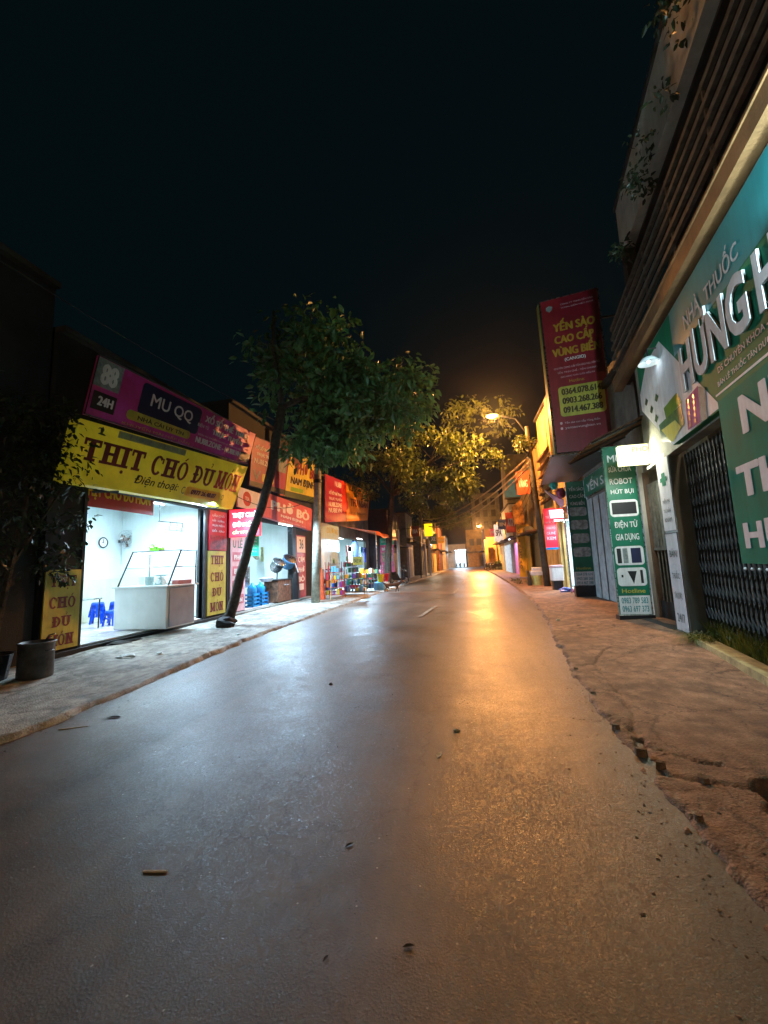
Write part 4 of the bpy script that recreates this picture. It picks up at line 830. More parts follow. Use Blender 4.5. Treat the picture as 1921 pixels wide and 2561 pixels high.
ph.part('parapet_cap', pbox(MB(), .08, .34, -2, 9.66, 9.75, 9.85), CONC_D)
ph.part('upper_post', pbox(MB(), .1, .3, 9.2, 9.5, 7.3, 8.45), CONC_D)
for k in range(3): ph.part('door_leaf', pbox(MB(), .95, 1.0, 3.0+k*2.2, 4.6+k*2.2, 6.05, 8.2), STEEL_D)
# folding grille
gr = Thing('folding_grille', 'dark scissor grille closing the pharmacy beside the column', 'gate', (4.0, 7, .1))
DKI = mat('dark_iron', (74, 78, 74), .55, .3, var=.3, scale=8)
for k in range(26):
    y = 8.22-k*.13; gr.part('bar', pbox(MB(), .36, .39, y-.03, y, .12, 3.38), DKI)
mb = MB()
for k in range(25):
    y = 8.2-k*.13
    for j in range(8):
        z = .25+j*.39; a, b_ = y-.015, y-.145; x0 = PX(a)+.35; x1 = PX(b_)+.35
        mb.tube([(x0, a, z), (x1, b_, z+.19)], .008, 3, False).tube([(x0, a, z+.38), (x1, b_, z+.19)], .008, 3, False)
gr.part('lattice', mb, DKI, kind='stuff')
gr.part('track', pbox(MB(), .33, .42, 4.8, 8.25, .06, .12), IRON)
# main sign board
sg = Thing('pharmacy_sign', 'large green pharmacy sign board with raised grey letters', 'sign', (3.6, 6, 3.5))
y0, y1, z0, z1 = 1.2, 9.0, 3.42, 5.5
q = [(PX(y1)-.02, y1, z0), (PX(y0)-.02, y0, z0), (PX(y0)-.02, y0, z1), (PX(y1)-.02, y1, z1)]
U = lambda y: (y1-y)/(y1-y0); Vv = lambda z: (z-z0)/(z1-z0)
PB = [(0, Vv(4.55)), (U(7.58), 0), (1, 0), (1, 1), (0, 1)]; mb = MB(); n5 = len(PB)
mb.add([quad_at(q, u, v) for u, v in PB]+[quad_at(q, u, v, -.1) for u, v in PB], [tuple(range(n5)), tuple(range(2*n5-1, n5-1, -1))]+[(i, i+n5, (i+1) % n5+n5, (i+1) % n5) for i in range(n5)]); sg.part('board', mb, GRN)
patch(sg, 'white_field', q, None, WHT, .004, pts=[(0, Vv(4.55)), (U(7.58), 0), (U(5.75), Vv(3.44)), (U(7.58), Vv(5.34)), (U(8.4), Vv(5.3)), (U(9), Vv(4.9))])
patch(sg, 'teal_field', q, (U(7.0), Vv(4.75), 1, 1), TEAL, .003)
patch(sg, 'medicine_box', q, None, mat('green_box_print', (96, 150, 30), .4), .009, pts=[(U(7.75), Vv(4.15)), (U(7.1), Vv(4.18)), (U(6.95), Vv(3.95)), (U(7.7), Vv(3.92))])
patch(sg, 'medicine_box', q, None, mat('dark_green_box_print', (10, 90, 60), .4, rgb2=(60, 130, 50), scale=7), .010, pts=[(U(8.1), Vv(3.95)), (U(7.0), Vv(3.93)), (U(6.95), Vv(3.6)), (U(7.6), Vv(3.48)), (U(8.05), Vv(3.62))])
patch(sg, 'medicine_box', q, None, mat('peach_print', (236, 220, 120), .8, spec=.05, rgb2=(240, 220, 90), scale=5), .011, pts=[(U(8.0), Vv(3.82)), (U(7.3), Vv(3.78)), (U(7.1), Vv(3.6)), (U(7.5), Vv(3.46)), (U(7.62), Vv(3.5))])
for i, (yy, zz) in enumerate([(8.75, 4.6), (8.5, 4.35), (8.3, 4.1), (8.15, 4.45)]): patch(sg, 'leaf_print', q, None, mat('leaf_print', (60, 110, 60), .5, var=.4, scale=14), .008, pts=[(U(yy), Vv(zz)), (U(yy-.1), Vv(zz-.07)), (U(yy-.22), Vv(zz)), (U(yy-.1), Vv(zz+.1))])
patch(sg, 'silver_pack', q, None, GREYPR, .012, pts=[(U(6.3), Vv(3.94)), (U(6.1), Vv(3.84)), (U(6.16), Vv(3.42)), (U(6.38), Vv(3.44))])
patch(sg, 'blister_pack', q, None, mat('pink_print', (196, 120, 160), .85, spec=.05), .013, pts=[(U(6.78), Vv(3.93)), (U(6.3), Vv(3.96)), (U(6.38), Vv(3.44)), (U(6.84), Vv(3.46))])
for i in range(5):
    for j in range(2):
        u = U(6.68-j*.2+i*.012); v_ = Vv(3.87-i*.09); mb = MB()
        mb.add([quad_at(q, u+.004*math.cos(a), v_+.017*math.sin(a), .018) for a in np.linspace(0, 6.28, 9)[:-1]], [tuple(range(8))]); sg.part('pill', mb, mat('pill_print', (110, 20, 60), .3))
SILV = mat('silver_letter', (200, 202, 206), .85, 0, var=.1, spec=.05)
for w, a, b_ in (('HƯNG', 6.75, 4.78), ('HÀ', 4.6, 3.7)):
    txt(sg, w, q, (U(a), Vv(4.02), U(b_), Vv(4.86)), SILV, 0, .01, depth=.03, off=.03)
txt(sg, 'NHÀ', q, (U(6.48), Vv(4.9), U(5.9), Vv(5.2)), SILV, 1, .012); txt(sg, 'THUỐC', q, (U(5.75), Vv(4.88), U(4.85), Vv(5.2)), SILV, 1, .012)
txt(sg, 'DS CHUYÊN KHOA - TƯ VẤN SỨC KHOẺ', q, (U(5.7), Vv(3.86), U(3.4), Vv(3.99)), WHT, 1); txt(sg, 'BÁN LẺ THUỐC TÂN DƯỢC - THỰC PHẨM CHỨC NĂNG', q, (U(5.75), Vv(3.68), U(3.2), Vv(3.80)), WHT, 1)
patch(sg, 'underline', q, None, WHT, .006, pts=[(U(5.85), Vv(3.6)), (U(3.0), Vv(3.56)), (U(3.0), Vv(3.6)), (U(5.85), Vv(3.625))])
q = [(PX(5.75)-.06, 5.75, 1.42), (PX(2.6)-.06, 2.6, 1.42), (PX(2.6)-.06, 2.6, 3.5), (PX(5.75)-.06, 5.75, 3.5)]
bn = Thing('pharmacy_banner', 'teal banner with bold white letters below the pharmacy sign', 'banner', (3.4, 4.5, 1.4)); panel(bn, 'board', q, mat('green_banner', (4, 128, 106), .8, spec=.1, var=.08), .03)
for w, rr in (('NHÀ', (.15, .72, .72, .99)), ('THUỐC', (.06, .375, .92, .66)), ('HƯNG HÀ', (.05, .085, .98, .27))): txt(bn, w, q, rr, WHT, 1, off=.03)
for i in range(8): bn.part('star', MB().blob(tuple(quad_at(q, .02+i*.05, -.03, .0)), .018), WHT)
# poster on the column
q = [(3.885, 8.84, .12), (3.845, 8.3, .12), (3.845, 8.3, 1.95), (3.885, 8.84, 1.95)]
po = Thing('column_poster', 'lower white poster strip on the pharmacy column', 'poster', (3.86, 8.6, .1), 'white poster strips on the column'); panel(po, 'board', q, WHT, .015, STEEL_D, .012)
for i in range(4): txt(po, ['BÁN', 'THUỐC', 'TÂN DƯỢC', '24/7'][i], q, (.2, .75-i*.22, .8, .84-i*.22), GREYPR, 1)
q = [(3.885, 8.84, 2.0), (3.845, 8.3, 2.0), (3.845, 8.3, 3.4), (3.885, 8.84, 3.4)]
po = Thing('column_poster', 'upper white poster strip with green marks on the pharmacy column', 'poster', (3.86, 8.6, 2), 'white poster strips on the column'); panel(po, 'board', q, WHT, .015)
for i in range(3): txt(po, ['KHÁM', 'TƯ VẤN', 'MIỄN PHÍ'][i], q, (.2, .12+i*.13, .8, .19+i*.13), GREYPR, 1)
patch(po, 'cross', q, (.35, .62, .65, .8), GRN, .006); patch(po, 'cross', q, (.2, .68, .8, .74), GRN, .0065)
# round lamp on the sign
k = Thing('wall_lamp', 'white domed lamp at the top corner of the pharmacy sign', 'lamp', (3.55, 7.6, 5.2)); k.part('shade', MB().lathe([(0, .12), (.1, .1), (.18, 0), (.17, 0), (.09, .08)], (3.5, 7.75, 5.02), 16), WHITEP, smooth=True); k.part('arm', MB().tube([(3.66, 7.75, 5.3), (3.5, 7.75, 5.3), (3.5, 7.75, 5.1)], .015, 5), STEEL_D)
k.part('bulb', MB().blob((3.5, 7.75, 5.05), .03, n=6, j=0), LED_WHT)
lamp('lamp_glow', 'POINT', (3.46, 7.75, 4.96), .7, COOL, .05)
# unseen tube added to wash the pharmacy board with light
tube_light('added tube out of view that lights the pharmacy board', (2.8, 2.75, 4.95), 1.2, 'y', 210, (.62, .92, 1), (.6, .8, .0))
# lit phone sign
k = Thing('lit_box_sign', 'glowing yellow and white phone shop sign at the column top', 'sign', (3.9, 9.4, 3.5)); q = YP(9.35, 3.42, 4.26, 3.5, 3.93)
k.part('light_box', MB().slab(q, .15), glow('lit_cream_face', (255, 250, 190), 1.25)); txt(k, 'PHONE', q, (.3, .62, .93, .9), glow('lit_orange_print', (255, 120, 50), .9), 1); txt(k, 'Uy tín - chất lượng', q, (.1, .12, .7, .3), glow('lit_blue_print', (60, 120, 220), .9), 0)
lamp('box_glow', 'AREA', (3.84, 9.28, 3.7), 26, (1, .97, .7), .8, .4, (R(-78), 0, 0)); lamp('box_glow', 'AREA', (3.84, 9.45, 3.45), 22, (1, 1, .86), .8, .3, (0, 0, 0))
# corrugated roof
k = Thing('corrugated_awning', 'rusty corrugated awning between the red banner and the white field', 'awning', (3.8, 10.5, 4.2)); mb = MB(); N = 40
for i in range(N+1):
    u = i/N; w = .035*math.sin(i*2.1); y = 9.4+u*2.2
    mb.v += [(2.95, y+.1, 4.12+w), (4.4, y, 4.75+w)]
mb.f = [(2*i, 2*i+1, 2*i+3, 2*i+2) for i in range(N)]; k.part('sheet', mb, RUST)
for y in (9.55, 10.5, 11.5): k.part('rafter', MB().tube([(2.95, y, 4.08), (4.4, y, 4.7)], .025, 5), STEEL_D)
# recessed gate beside the column
gt = Thing('barred_gate', 'grey barred gate in the recess left of the column', 'gate', (4.35, 10, .05))
for i in range(7): gt.part('bar', MB().tube([(4.35, 9.35+i*.16, .5), (4.35, 9.35+i*.16, 1.65)], .016, 6), IRON)
gt.part('lower_panel', MB().box((4.33, 9.1, .12), (4.37, 10.5, .5)), STEEL_D)
for i in range(9): gt.part('slat', MB().box((4.33, 9.12+i*.15, 1.7), (4.36, 9.24+i*.15, 3.2)), IRON)
gt.part('rail', MB().box((4.32, 9.1, 1.64), (4.38, 10.5, 1.7)), IRON)
gt.part('post', MB().box((4.28, 10.45, .05), (4.4, 10.6, 3.5)), mat('brown_post', (120, 96, 78), .7)); 
single('gate_step', MB().box((3.85, 8.9, .0), (5, 10.6, .11)), CONC_D, 'dark low step in front of the barred gate', 'step', (4.3, 9.8, 0), bevel=.02)
# green shop
gs = Thing('phone_shop', 'shop behind the two green boards with grey folding shutters', 'shop', (4.6, 13, 0))
gs.part('wall', MB().box((4.55, 10.6, 3.6), (4.8, 16.1, 6.6)).box((4.55, 10.6, 0), (4.8, 11.0, 3.6)).box((4.95, 9.0, 0), (5.2, 10.6, 3.9)), CONC)
gs.part('side_wall', MB().box((4.4, 10.62, 0), (9, 10.8, 6.6)), CONC); gs.part('roof', MB().box((4.4, 10.6, 6.6), (9, 17, 6.8)), CONC_D)
SH = mat('grey_shutter', (172, 180, 182), .5, var=.2, scale=4, bump=.3)
for i in range(14): gs.part('shutter_leaf', MB().box((4.5+.03*(i % 2), 11.0+i*.35, .08), (4.53+.03*(i % 2), 11.32+i*.35, 3.6)), SH)
aw = Thing('flat_awning', 'dark teal flat awning under the red banner', 'awning', (3.6, 14.5, 4.6)); aw.part('sheet', MB().add([(2.75, 12.7, 4.6), (4.5, 12.5, 4.6), (4.6, 17.2, 4.6), (3.3, 17.6, 4.6), (2.75, 12.7, 4.66), (4.5, 12.5, 4.66), (4.6, 17.2, 4.66), (3.3, 17.6, 4.66)], [(0, 3, 2, 1), (4, 5, 6, 7), (0, 1, 5, 4), (3, 0, 4, 7), (1, 2, 6, 5), (2, 3, 7, 6)]), BLUEV)
aw.part('edge', MB().tube([(2.75, 12.68, 4.63), (4.5, 12.48, 4.63)], .02, 5).tube([(2.75, 12.68, 4.63), (3.3, 17.6, 4.63)], .02, 5), STEEL)
def green_board(lb, q, rows, foot):
    t = Thing('green_board', lb, 'sign', tuple(quad_at(q, .5, 0)), 'green boards of the shop'); panel(t, 'board', q, GRN_D, .06, STEEL, .02)
    for kind, v0, v1, w in rows:
        if kind == 't': txt(t, w, q, (.14, v0, .86, v1), WHT if 'Hot' not in w else YELM, 1)
        elif kind == 'p': patch(t, 'photo_panel', q, (.08, v0, .92, v1), mat('product_photo', (190, 190, 186), .4, var=.3, scale=6), .004, .08)
        elif kind == 'd':
            patch(t, 'photo_panel', q, (.06, v0, .94, v1), WHT, .004, .08)
            if w == 'phones': [patch(t, 'phone_picture', q, (a, v0+.012, b_, v1-.012), m_, .008) for a, b_, m_ in ((.12, .25, BLK), (.3, .45, GREYPR), (.55, .85, NAVY))]
            elif w == 'shaver': patch(t, 'gadget_picture', q, None, BLK, .008, pts=[(.38, v1-.02), (.66, v1-.02), (.6, v0+.05), (.54, v0+.012), (.46, v0+.05)]); patch(t, 'gadget_picture', q, (.76, v0+.015, .84, v1-.015), BLK, .008); patch(t, 'gadget_picture', q, (.18, v0+.05, .24, v1-.04), BLK, .008)
            else: patch(t, 'phone_picture', q, (.12, v0+.015, .88, v1-.015), BLK, .008)
    patch(t, 'number_panel', q, (.03, .005, .97, foot), WHT, .004)
    return t
q = YP(15.9, 3.85, 4.55, .5, 4.36)
t = green_board('narrower green board, farther along the pavement', q, [('t', .905, .955, 'YẾN SÀO'), ('t', .835, .885, 'CAO CẤP'), ('t', .765, .815, 'VÙNG BIỂN'), ('p', .66, .745, ''), ('p', .53, .62, ''), ('p', .40, .49, ''), ('p', .27, .36, ''), ('t', .15, .175, 'Hotline')], .13)
for i, w in enumerate(['0364 078 614', '0903 268 266', '0914 467 388']): txt(t, w, q, (.1, .092-i*.04, .9, .12-i*.04), TEAL, 1, .008)
q = YP(10.4, 3.42, 4.12, .18, 4.2)
t = green_board('taller green board with device pictures beside the barred gate', q, [('t', .9, .945, 'MUA'), ('t', .84, .88, 'SỬA CHỮA'), ('t', .765, .80, 'ROBOT'), ('t', .70, .74, 'HÚT BỤI'), ('d', .57, .67, ''), ('t', .495, .55, 'ĐIỆN TỬ'), ('t', .42, .47, 'GIA DỤNG'), ('d', .285, .395, 'phones'), ('d', .165, .27, 'shaver'), ('t', .125, .15, 'Hotline')], .11)
for i, w in enumerate(['0983 789 583', '0963 697 373']): txt(t, w, q, (.1, .066-i*.047, .9, .1-i*.047), TEAL, 1, .008)
k = Thing('fascia_banner', 'green fascia banner running between the two green boards', 'banner', (4.48, 14.8, 3.7)); q = RX(4.46, 12.4, 15.8, 3.7, 4.4); panel(k, 'board', q, GRN_D, .03, STEEL, .02); txt(k, 'YẾN SÀO', q, (.1, .2, .9, .85), WHT, 1)
single('board_foot', MB().box((3.4, 10.36, .05), (4.15, 10.6, .18)), BLACKP, 'dark plinth under the taller green board', 'plinth', (3.8, 10.5, 0)); single('board_foot', MB().box((3.85, 15.86, .02), (4.55, 16.1, .49)), BLACKP, 'dark plinth under the narrower green board', 'plinth', (4.2, 16, 0))
single('light_post', MB().box((4.2, 10.5, .05), (4.32, 10.6, 4.2)), STUCCO_W, 'cream post at the right edge of the taller green board', 'post', (4.26, 10.5, 0))
# red banner sign
k = Thing('red_banner', 'tall dark red bird-nest banner standing out from the wall', 'sign', (3.7, 13, 4.7)); q = [(2.94, 12.8, 4.72), (4.6, 12.8, 4.75), (4.62, 12.8, 9.95), (2.86, 12.8, 9.75)]
k.part('board', MB().slab(q, .32), MARV); k.part('frame', MB().tube([q[0], q[1], q[2], q[3], q[0]], .025, 5), STEEL)
k.part('side_panel', MB().slab([(2.90, 13.12, 4.72), (2.90, 12.83, 4.72), (2.82, 12.83, 9.75), (2.82, 13.12, 9.75)], .02), mat('green_side', (30, 96, 50), .5))
GOLD = mat('gold_print', (186, 140, 40), .45, var=.1)
for w, v0, v1, a, b_ in (('YẾN SÀO', .775, .86, .18, .9), ('CAO CẤP', .695, .775, .18, .86), ('VÙNG BIỂN', .612, .695, .12, .95)): txt(k, w, q, (a, v0, b_, v1), GOLD, 2)
txt(k, '(CANGIO)', q, (.32, .57, .68, .597), WHT, 1)
for i, w in enumerate(['CHUYÊN CUNG CẤP YẾN SÀO NGUYÊN TỔ', 'YẾN TINH CHẾ - YẾN CHƯNG', 'GIAO HÀNG TOÀN QUỐC MIỄN PHÍ', ]): txt(k, w, q, (.12+.05*i, .53-i*.03, .9-.05*i, .548-i*.03), PINKW, 0)
txt(k, 'Hotline:', q, (.36, .435, .62, .455), GOLD, 0); patch(k, 'number_panel', q, (.15, .225, .93, .415), YELM, .004, .1)
for i, w in enumerate(['0364.078.614', '0903.268.266', '0914.467.388']): txt(k, w, q, (.2, .36-i*.058, .88, .402-i*.058), mat('brown_ink', (70, 54, 20), .5), 2, .008)
for i, w in enumerate(['Yến sào cao cấp Vùng Biển', 'yensaovungbien.vn']): txt(k, w, q, (.2, .175-i*.033, .8, .195-i*.033), PINKW, 0); patch(k, 'round_icon', q, (.12, .177-i*.033, .16, .193-i*.033), PINKW, .005, .03)
patch(k, 'emblem', q, None, GREYPR, .005, pts=[(.1, .93), (.15, .915), (.2, .93), (.21, .95), (.15, .96), (.1, .95)])
for i in range(2): txt(k, ['CÔNG TY TNHH YẾN SÀO', 'VÙNG BIỂN VIỆT NAM'][i], q, (.35, .945-i*.025, .9, .96-i*.025), PINKW, 0)
k.part('mount', MB().tube([(4.6, 12.9, 6), (5.1, 12.9, 6)], .03, 5).tube([(4.6, 12.9, 9), (5.1, 12.9, 9)], .03, 5), STEEL_D)
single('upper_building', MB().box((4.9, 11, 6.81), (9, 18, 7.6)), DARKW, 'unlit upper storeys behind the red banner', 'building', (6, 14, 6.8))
# yellow stucco house by the street lamp
yh = house('row_house', 'tall ochre-walled house lit by the street lamp', 'house', 1, 4.65, 18.0, 24.5, 9.6, STUCCO_Y, op=(18.4, 20.6, 3.3), depth=4, sill=.12)
yh.part('pilaster', MB().box((4.5, 20.7, 0), (4.649, 21.2, 9.6)), STUCCO_Y)
for i in range(6): yh.part('ledge', MB().box((4.45, 21.3, 4.6+i*.5), (4.64, 24.4, 4.7+i*.5)), RUST)
tube_light('ceiling tube in the shop behind the lamp post', (5.6, 19.4, 3.3), 1.2, 'y', 120)
tube_light('tube in front of the red hanging posters', (4.3, 18.3, 3.15), .9, 'x', 45)
k = Thing('hanging_poster', 'red poster with pale letters hanging over the pavement', 'poster', (3.8, 19, 1.9)); q = YP(19, 3.55, 4.08, 1.9, 3.75); panel(k, 'board', q, mat('scarlet_poster_glow', (222, 30, 54), .4, emit=.25, var=.05), .02)  # emission put into the poster colour makes it glow
for i, w in enumerate(['TRÀ SỮA', 'NƯỚC ÉP', 'SINH TỐ', 'CÀ PHÊ', 'KEM']): txt(k, w, q, (.15, .75-i*.13, .85, .83-i*.13), PINKW, 1)
patch(k, 'blue_foot', q, (0, 0, 1, .05), PLCYAN)
k = Thing('lit_box_sign', 'small glowing white sign above the red hanging poster', 'sign', (3.9, 18.6, 3.4)); q = YP(18.7, 3.75, 4.35, 3.25, 3.65); k.part('light_box', MB().slab(q, .1), LED_WHT); txt(k, 'MỞ CỬA', q, (.1, .55, .9, .85), LED_RED, 1); k.part('red_frame', MB().tube([q[0], q[1], q[2], q[3], q[0]], .03, 5), LED_RED)
single('grey_tarpaulin', MB().add([(3.55, 18.3, 4.5), (4.3, 18.2, 4.0), (4.45, 19.2, 3.7), (3.75, 19.3, 4.6), (3.7, 18.9, 5.0), (3.55, 18.3, 4.45), (4.3, 18.2, 3.95), (4.45, 19.2, 3.65)], [(0, 1, 2, 3), (0, 3, 4), (0, 5, 6, 1), (1, 6, 7, 2)]), mat('lilac_tarpaulin', (150, 140, 170), .5, var=.2), 'lilac-grey tarpaulin folded under the cables above the poster', 'tarpaulin', (4, 18.8, 4))
for i, (x, y, z, m_, lb) in enumerate([(3.75, 17.4, 5.2, mat('teal_cloth', (20, 190, 180), .5), 'teal lantern hanging under the awning end'), (3.98, 17.3, 4.8, mat('rose_cloth', (180, 60, 100), .5, var=.3), 'rose-coloured bag hanging under the awning end'), (4.25, 17.6, 4.2, ORANGEV, 'orange bundle hanging by the farther green board')]):
    single('hanging_bag', MB().blob((x, y, z-.65), .17, (1, 1, 1.3), 7, .2), m_, lb, 'bag', (x, y, z-.65))
for i in range(3): single('door_frame', MB().box((4.08+i*.17, 17.6-i*.45, .05), (4.14+i*.17, 17.66-i*.45, 3.4)), STEEL if i != 1 else BLACKP, ['metal door upright closest to the lamp post', 'black door upright in the middle of the bright doorway', 'metal door upright against the farther green board'][i], 'upright', (4.1+i*.17, 17.6-i*.45, 0))
single('white_curtain', MB().box((4.2, 16.3, .1), (4.24, 17.3, 3.3)), mat('blue_white_curtain', (196, 216, 240), .5, var=.15, scale=8), 'blue-white curtain in the bright doorway', 'curtain', (4.2, 16.8, .1))
k = Thing('floor_goods', 'pink and white cooler with bags on the pavement by the lamp post', 'cooler', (3.95, 19.4, 0)); k.part('box', MB().box((3.75, 19.3, .5), (4.25, 19.8, 1.1)), WHT, bevel=.04); k.part('lid', MB().box((3.73, 19.28, 1.101), (4.27, 19.82, 1.2)), PINKW, bevel=.03); k.part('stand', MB().box((3.8, 19.35, .05), (4.2, 19.75, .5)), BLACKP)
single('rubbish_bag', MB().blob((4.0, 18.2, .16), .2, (1.2, 1, .7), 8, .2), mat('blue_bag', (90, 120, 210), .4), 'blue plastic bag on the pavement by the bright doorway', 'bag', (4.0, 18.2, .0)); single('rubbish_bag', MB().blob((4.3, 18.0, .13), .15, (1.2, 1, .7), 8, .2), mat('pink_bag', (210, 60, 130), .4), 'pink plastic bag right of the blue bag', 'bag', (4.3, 18.0, .0))
# bin
k = Thing('foam_bin', 'yellowish bin topped by white foam boxes beside the lamp post', 'bin', (3.72, 23.2, 0)); k.part('bin', MB().lathe([(0, 0), (.22, 0), (.27, .55), (0, .55)], (3.72, 23.0, .06), 12), mat('pale_yellow_bin', (216, 210, 120), .5)); k.part('foam_box', MB().box((3.4, 22.8, .62), (4.02, 23.3, .85)), WHT, bevel=.03); k.part('foam_box', MB().box((3.48, 22.85, .851), (3.95, 23.25, 1.05)), WHT, bevel=.03)
single('tree_stump', MB().tube([(3.3, 23.0, 0), (3.32, 23.0, .5), (3.25, 23.05, .9)], [.13, .1, .05], 8), BARK, 'dark stump left of the foam boxes', 'stump', (3.3, 23, 0))
# ochre boards and shops down the right side
k = Thing('ochre_wall', 'glowing ochre advertising wall just beyond the lamp post', 'wall', (4.4, 31, 0)); q = YP(30.9, 3.8, 5.0, .2, 4.0); OCH = mat('ochre_board', (236, 178, 40), .5, var=.12, scale=1.5)
k.part('board', MB().slab(q, .2), OCH); [txt(k, w, q, (.06, .86-i*.1, .2, .93-i*.1), RED_D, 1) for i, w in enumerate('QUẢNGCÁO')]
k.part('side_board', MB().box((4.3, 28.6, .1), (4.36, 30.6, 3.6)), OCH); k.part('upper_board', MB().slab([(3.7, 31.2, 4.1), (4.5, 31.2, 4.0), (4.4, 31.2, 6.0), (3.65, 31.2, 5.4)], .15), mat('ochre_board2', (206, 140, 50), .6, var=.35, scale=3))
single('satellite_dish', MB().lathe([(0, 0), (.2, .03), (.36, .12), (.38, .12), (.2, .01)], (4.25, 28.3, 3.3), 16, Matrix.Rotation(R(70), 3, 'X')), mat('dull_grey_dish', (110, 110, 96), .5), 'grey dish hanging at the top of the ochre wall', 'dish', (4.25, 28.3, 3.3))
small_house('ochre house with stained upper wall right of the lamp post', 1, 4.7, 25, 34, 8.5, STUCCO_Y, (26, 30, 2.8), mat('tan_doors2', (190, 150, 90), .6), RUST)
small_house('pink-lit shop front in the far right row', 1, 4.7, 35, 41, 6, mat('salmon_stucco', (190, 120, 100), .8, var=.2), (36, 40, 3), mat('pink_shutter_glow', (220, 130, 190), .5, emit=.25))  # shop light put into the pink shutter as emission
small_house('blue-white lit shop front in the far right row', 1, 4.6, 42, 50, 7, STUCCO_W, (43, 49, 3), mat('white_shutter_glow', (200, 224, 240), .5, emit=.35), RUST)  # shop light put into the pale shutter as emission
small_house('cream-fronted house before the parked motorbikes', 1, 4.8, 51, 60, 6.5, STUCCO_Y, (52, 58, 3.2), mat('cream_shutter_glow', (240, 220, 150), .5, emit=.12))  # faint glow put into the cream shutter colour
small_house('ochre house with peeling posters past the motorbikes', 1, 3.4, 66, 74, 5, STUCCO_Y, (67, 72, 2.6), RUST)
small_house('last brown house of the right row', 1, 3.6, 75, 85, 7, mat('brown_stucco', (130, 96, 64), .8, var=.2), (77, 82, 2.6), MAROON)
single('ochre_gable', MB().box((3.0, 64, 0), (3.5, 64.4, 4.6)), STUCCO_Y, 'narrow ochre wall end under the far street lamp', 'wall', (3.2, 64, 0))
tw = Thing('teal_house', 'tall house with teal balcony windows above the far right row', 'house', (6, 47, 7)); tw.part('wall', MB().box((4.9, 45.5, 7.1), (10, 50, 13)), STUCCO_G)
TL = mat('teal_shutters_glow', (90, 150, 146), .5, var=.15, emit=.12)  # faint emission in the colour lifts windows and railing
for i in range(3): tw.part('window', MB().box((5.1+i*.9, 45.4, 8.4), (5.8+i*.9, 45.48, 10.2)), TL)
tw.part('balcony', MB().box((4.6, 44.8, 8.0), (8, 45.5, 8.15)), CONC); tw.part('railing', MB().box((4.62, 44.82, 8.15), (8, 44.86, 8.9)), TL)
bk = Thing('upper_block', 'dark narrow tower block beyond the leaves', 'building', (2, 96, 0)); bk.part('wall', MB().box((2.2, 96, 0), (8.5, 104, 17)), STUCCO_G)
for i in range(4): 
    for j in range(3): bk.part('window', MB().box((2.9+j*1.8, 95.9, 6+i*2.7), (3.9+j*1.8, 96, 7.6+i*2.7)), BLACKP)

# ---------------------------------------------------------------- street lamps
def street_lamp(label, base, head, power, arm=True, pole_top=None, lean=0, col=SODIUM, r=.15):
    t = Thing('street_lamp', label, 'street lamp', base); b_ = Vector(base); h = Vector(head); pt = Vector(pole_top)
    t.part('pole', MB().tube([b_, b_.lerp(pt, .5), pt], [r, r*.8, r*.6], 10), mat('weathered_pole', (80, 74, 62), .8, var=.3, scale=4), smooth=True)
    d = (h-pt); t.part('arm', MB().tube([pt-Vector((0, 0, .4)), pt+d*.3+Vector((0, 0, .25)), h+Vector((0, 0, .12))-d.normalized()*.35], .035, 6), STEEL_D)
    dn = d.normalized(); dn.z = 0; dn.normalize(); s_ = Vector((-dn.y, dn.x, 0))
    hb = MB(); 
    vs = []
    for u, w, z in ((-.38, .07, 0), (.3, .15, 0), (.3, .15, .1), (-.38, .07, .07)): vs += [h+dn*u+s_*w+Vector((0, 0, z+.03)), h+dn*u-s_*w+Vector((0, 0, z+.03))]
    hb.add(vs, [(0, 1, 3, 2), (2, 3, 5, 4), (4, 5, 7, 6), (6, 7, 1, 0), (0, 2, 4, 6), (1, 7, 5, 3)]); t.part('head', hb, STEEL_D)
    lb = MB(); lb.blob(h+dn*-.02+Vector((0, 0, -.03)), .2, (1.6, .8, .6), 9, 0); t.part('lens', lb, SOD_E, smooth=True)  # lens made oversized to carry the lamp's bloom
    lamp('lamp_light', 'POINT', h-Vector((0, 0, .12)), power, col, .14)
    return t
street_lamp('lit sodium street lamp on the leaning dark pole by the ochre house', (4.02, 22.0, 0), (1.9, 22, 9.42), P_LAMP, pole_top=(3.66, 22, 8.6), r=.17)
street_lamp('small lit sodium lamp far down the street', (5.0, 64, 0), (2.25, 62, 6.6), P_FAR, pole_top=(4.6, 63.6, 6.9))
street_lamp('added fill lamp on a street pole behind the viewer', (3.4, -20, 0), (1.2, -20, 8.4), P_REAR_FILL, pole_top=(3.3, -20, 8.0), col=(1, .68, .40))  # unseen lamp added behind the camera as fill
# concrete poles
k = Thing('utility_pole', 'pale concrete utility pole between the noodle shop and the red rack', 'pole', (-6.36, 16.4, 0)); k.part('shaft', MB().tube([(-6.36, 16.4, 0), (-6.25, 16.4, 3), (-6.05, 16.4, 8.6)], [.19, .17, .13], 14), mat('pale_concrete_pole', (168, 164, 148), .8, var=.25, scale=5, bump=.6), smooth=True)
k.part('collar', MB().tube([(-6.17, 16.4, 5.2), (-6.17, 16.4, 5.35)], .19, 12), STEEL_D); k.part('cross_arm', MB().box((-6.8, 16.35, 8.0), (-5.3, 16.45, 8.12)), STEEL_D)
for i, (x, y, h) in enumerate([(-4.9, 47.5, 7.5), (-4.4, 62.5, 7.5)]):
    single('utility_pole', MB().tube([(x, y, 0), (x, y, h)], [.16, .11], 8), CONC, ['slim utility pole behind the yellow square sign', 'slim utility pole near the brick-red house'][i], 'pole', (x, y, 0), smooth=True)
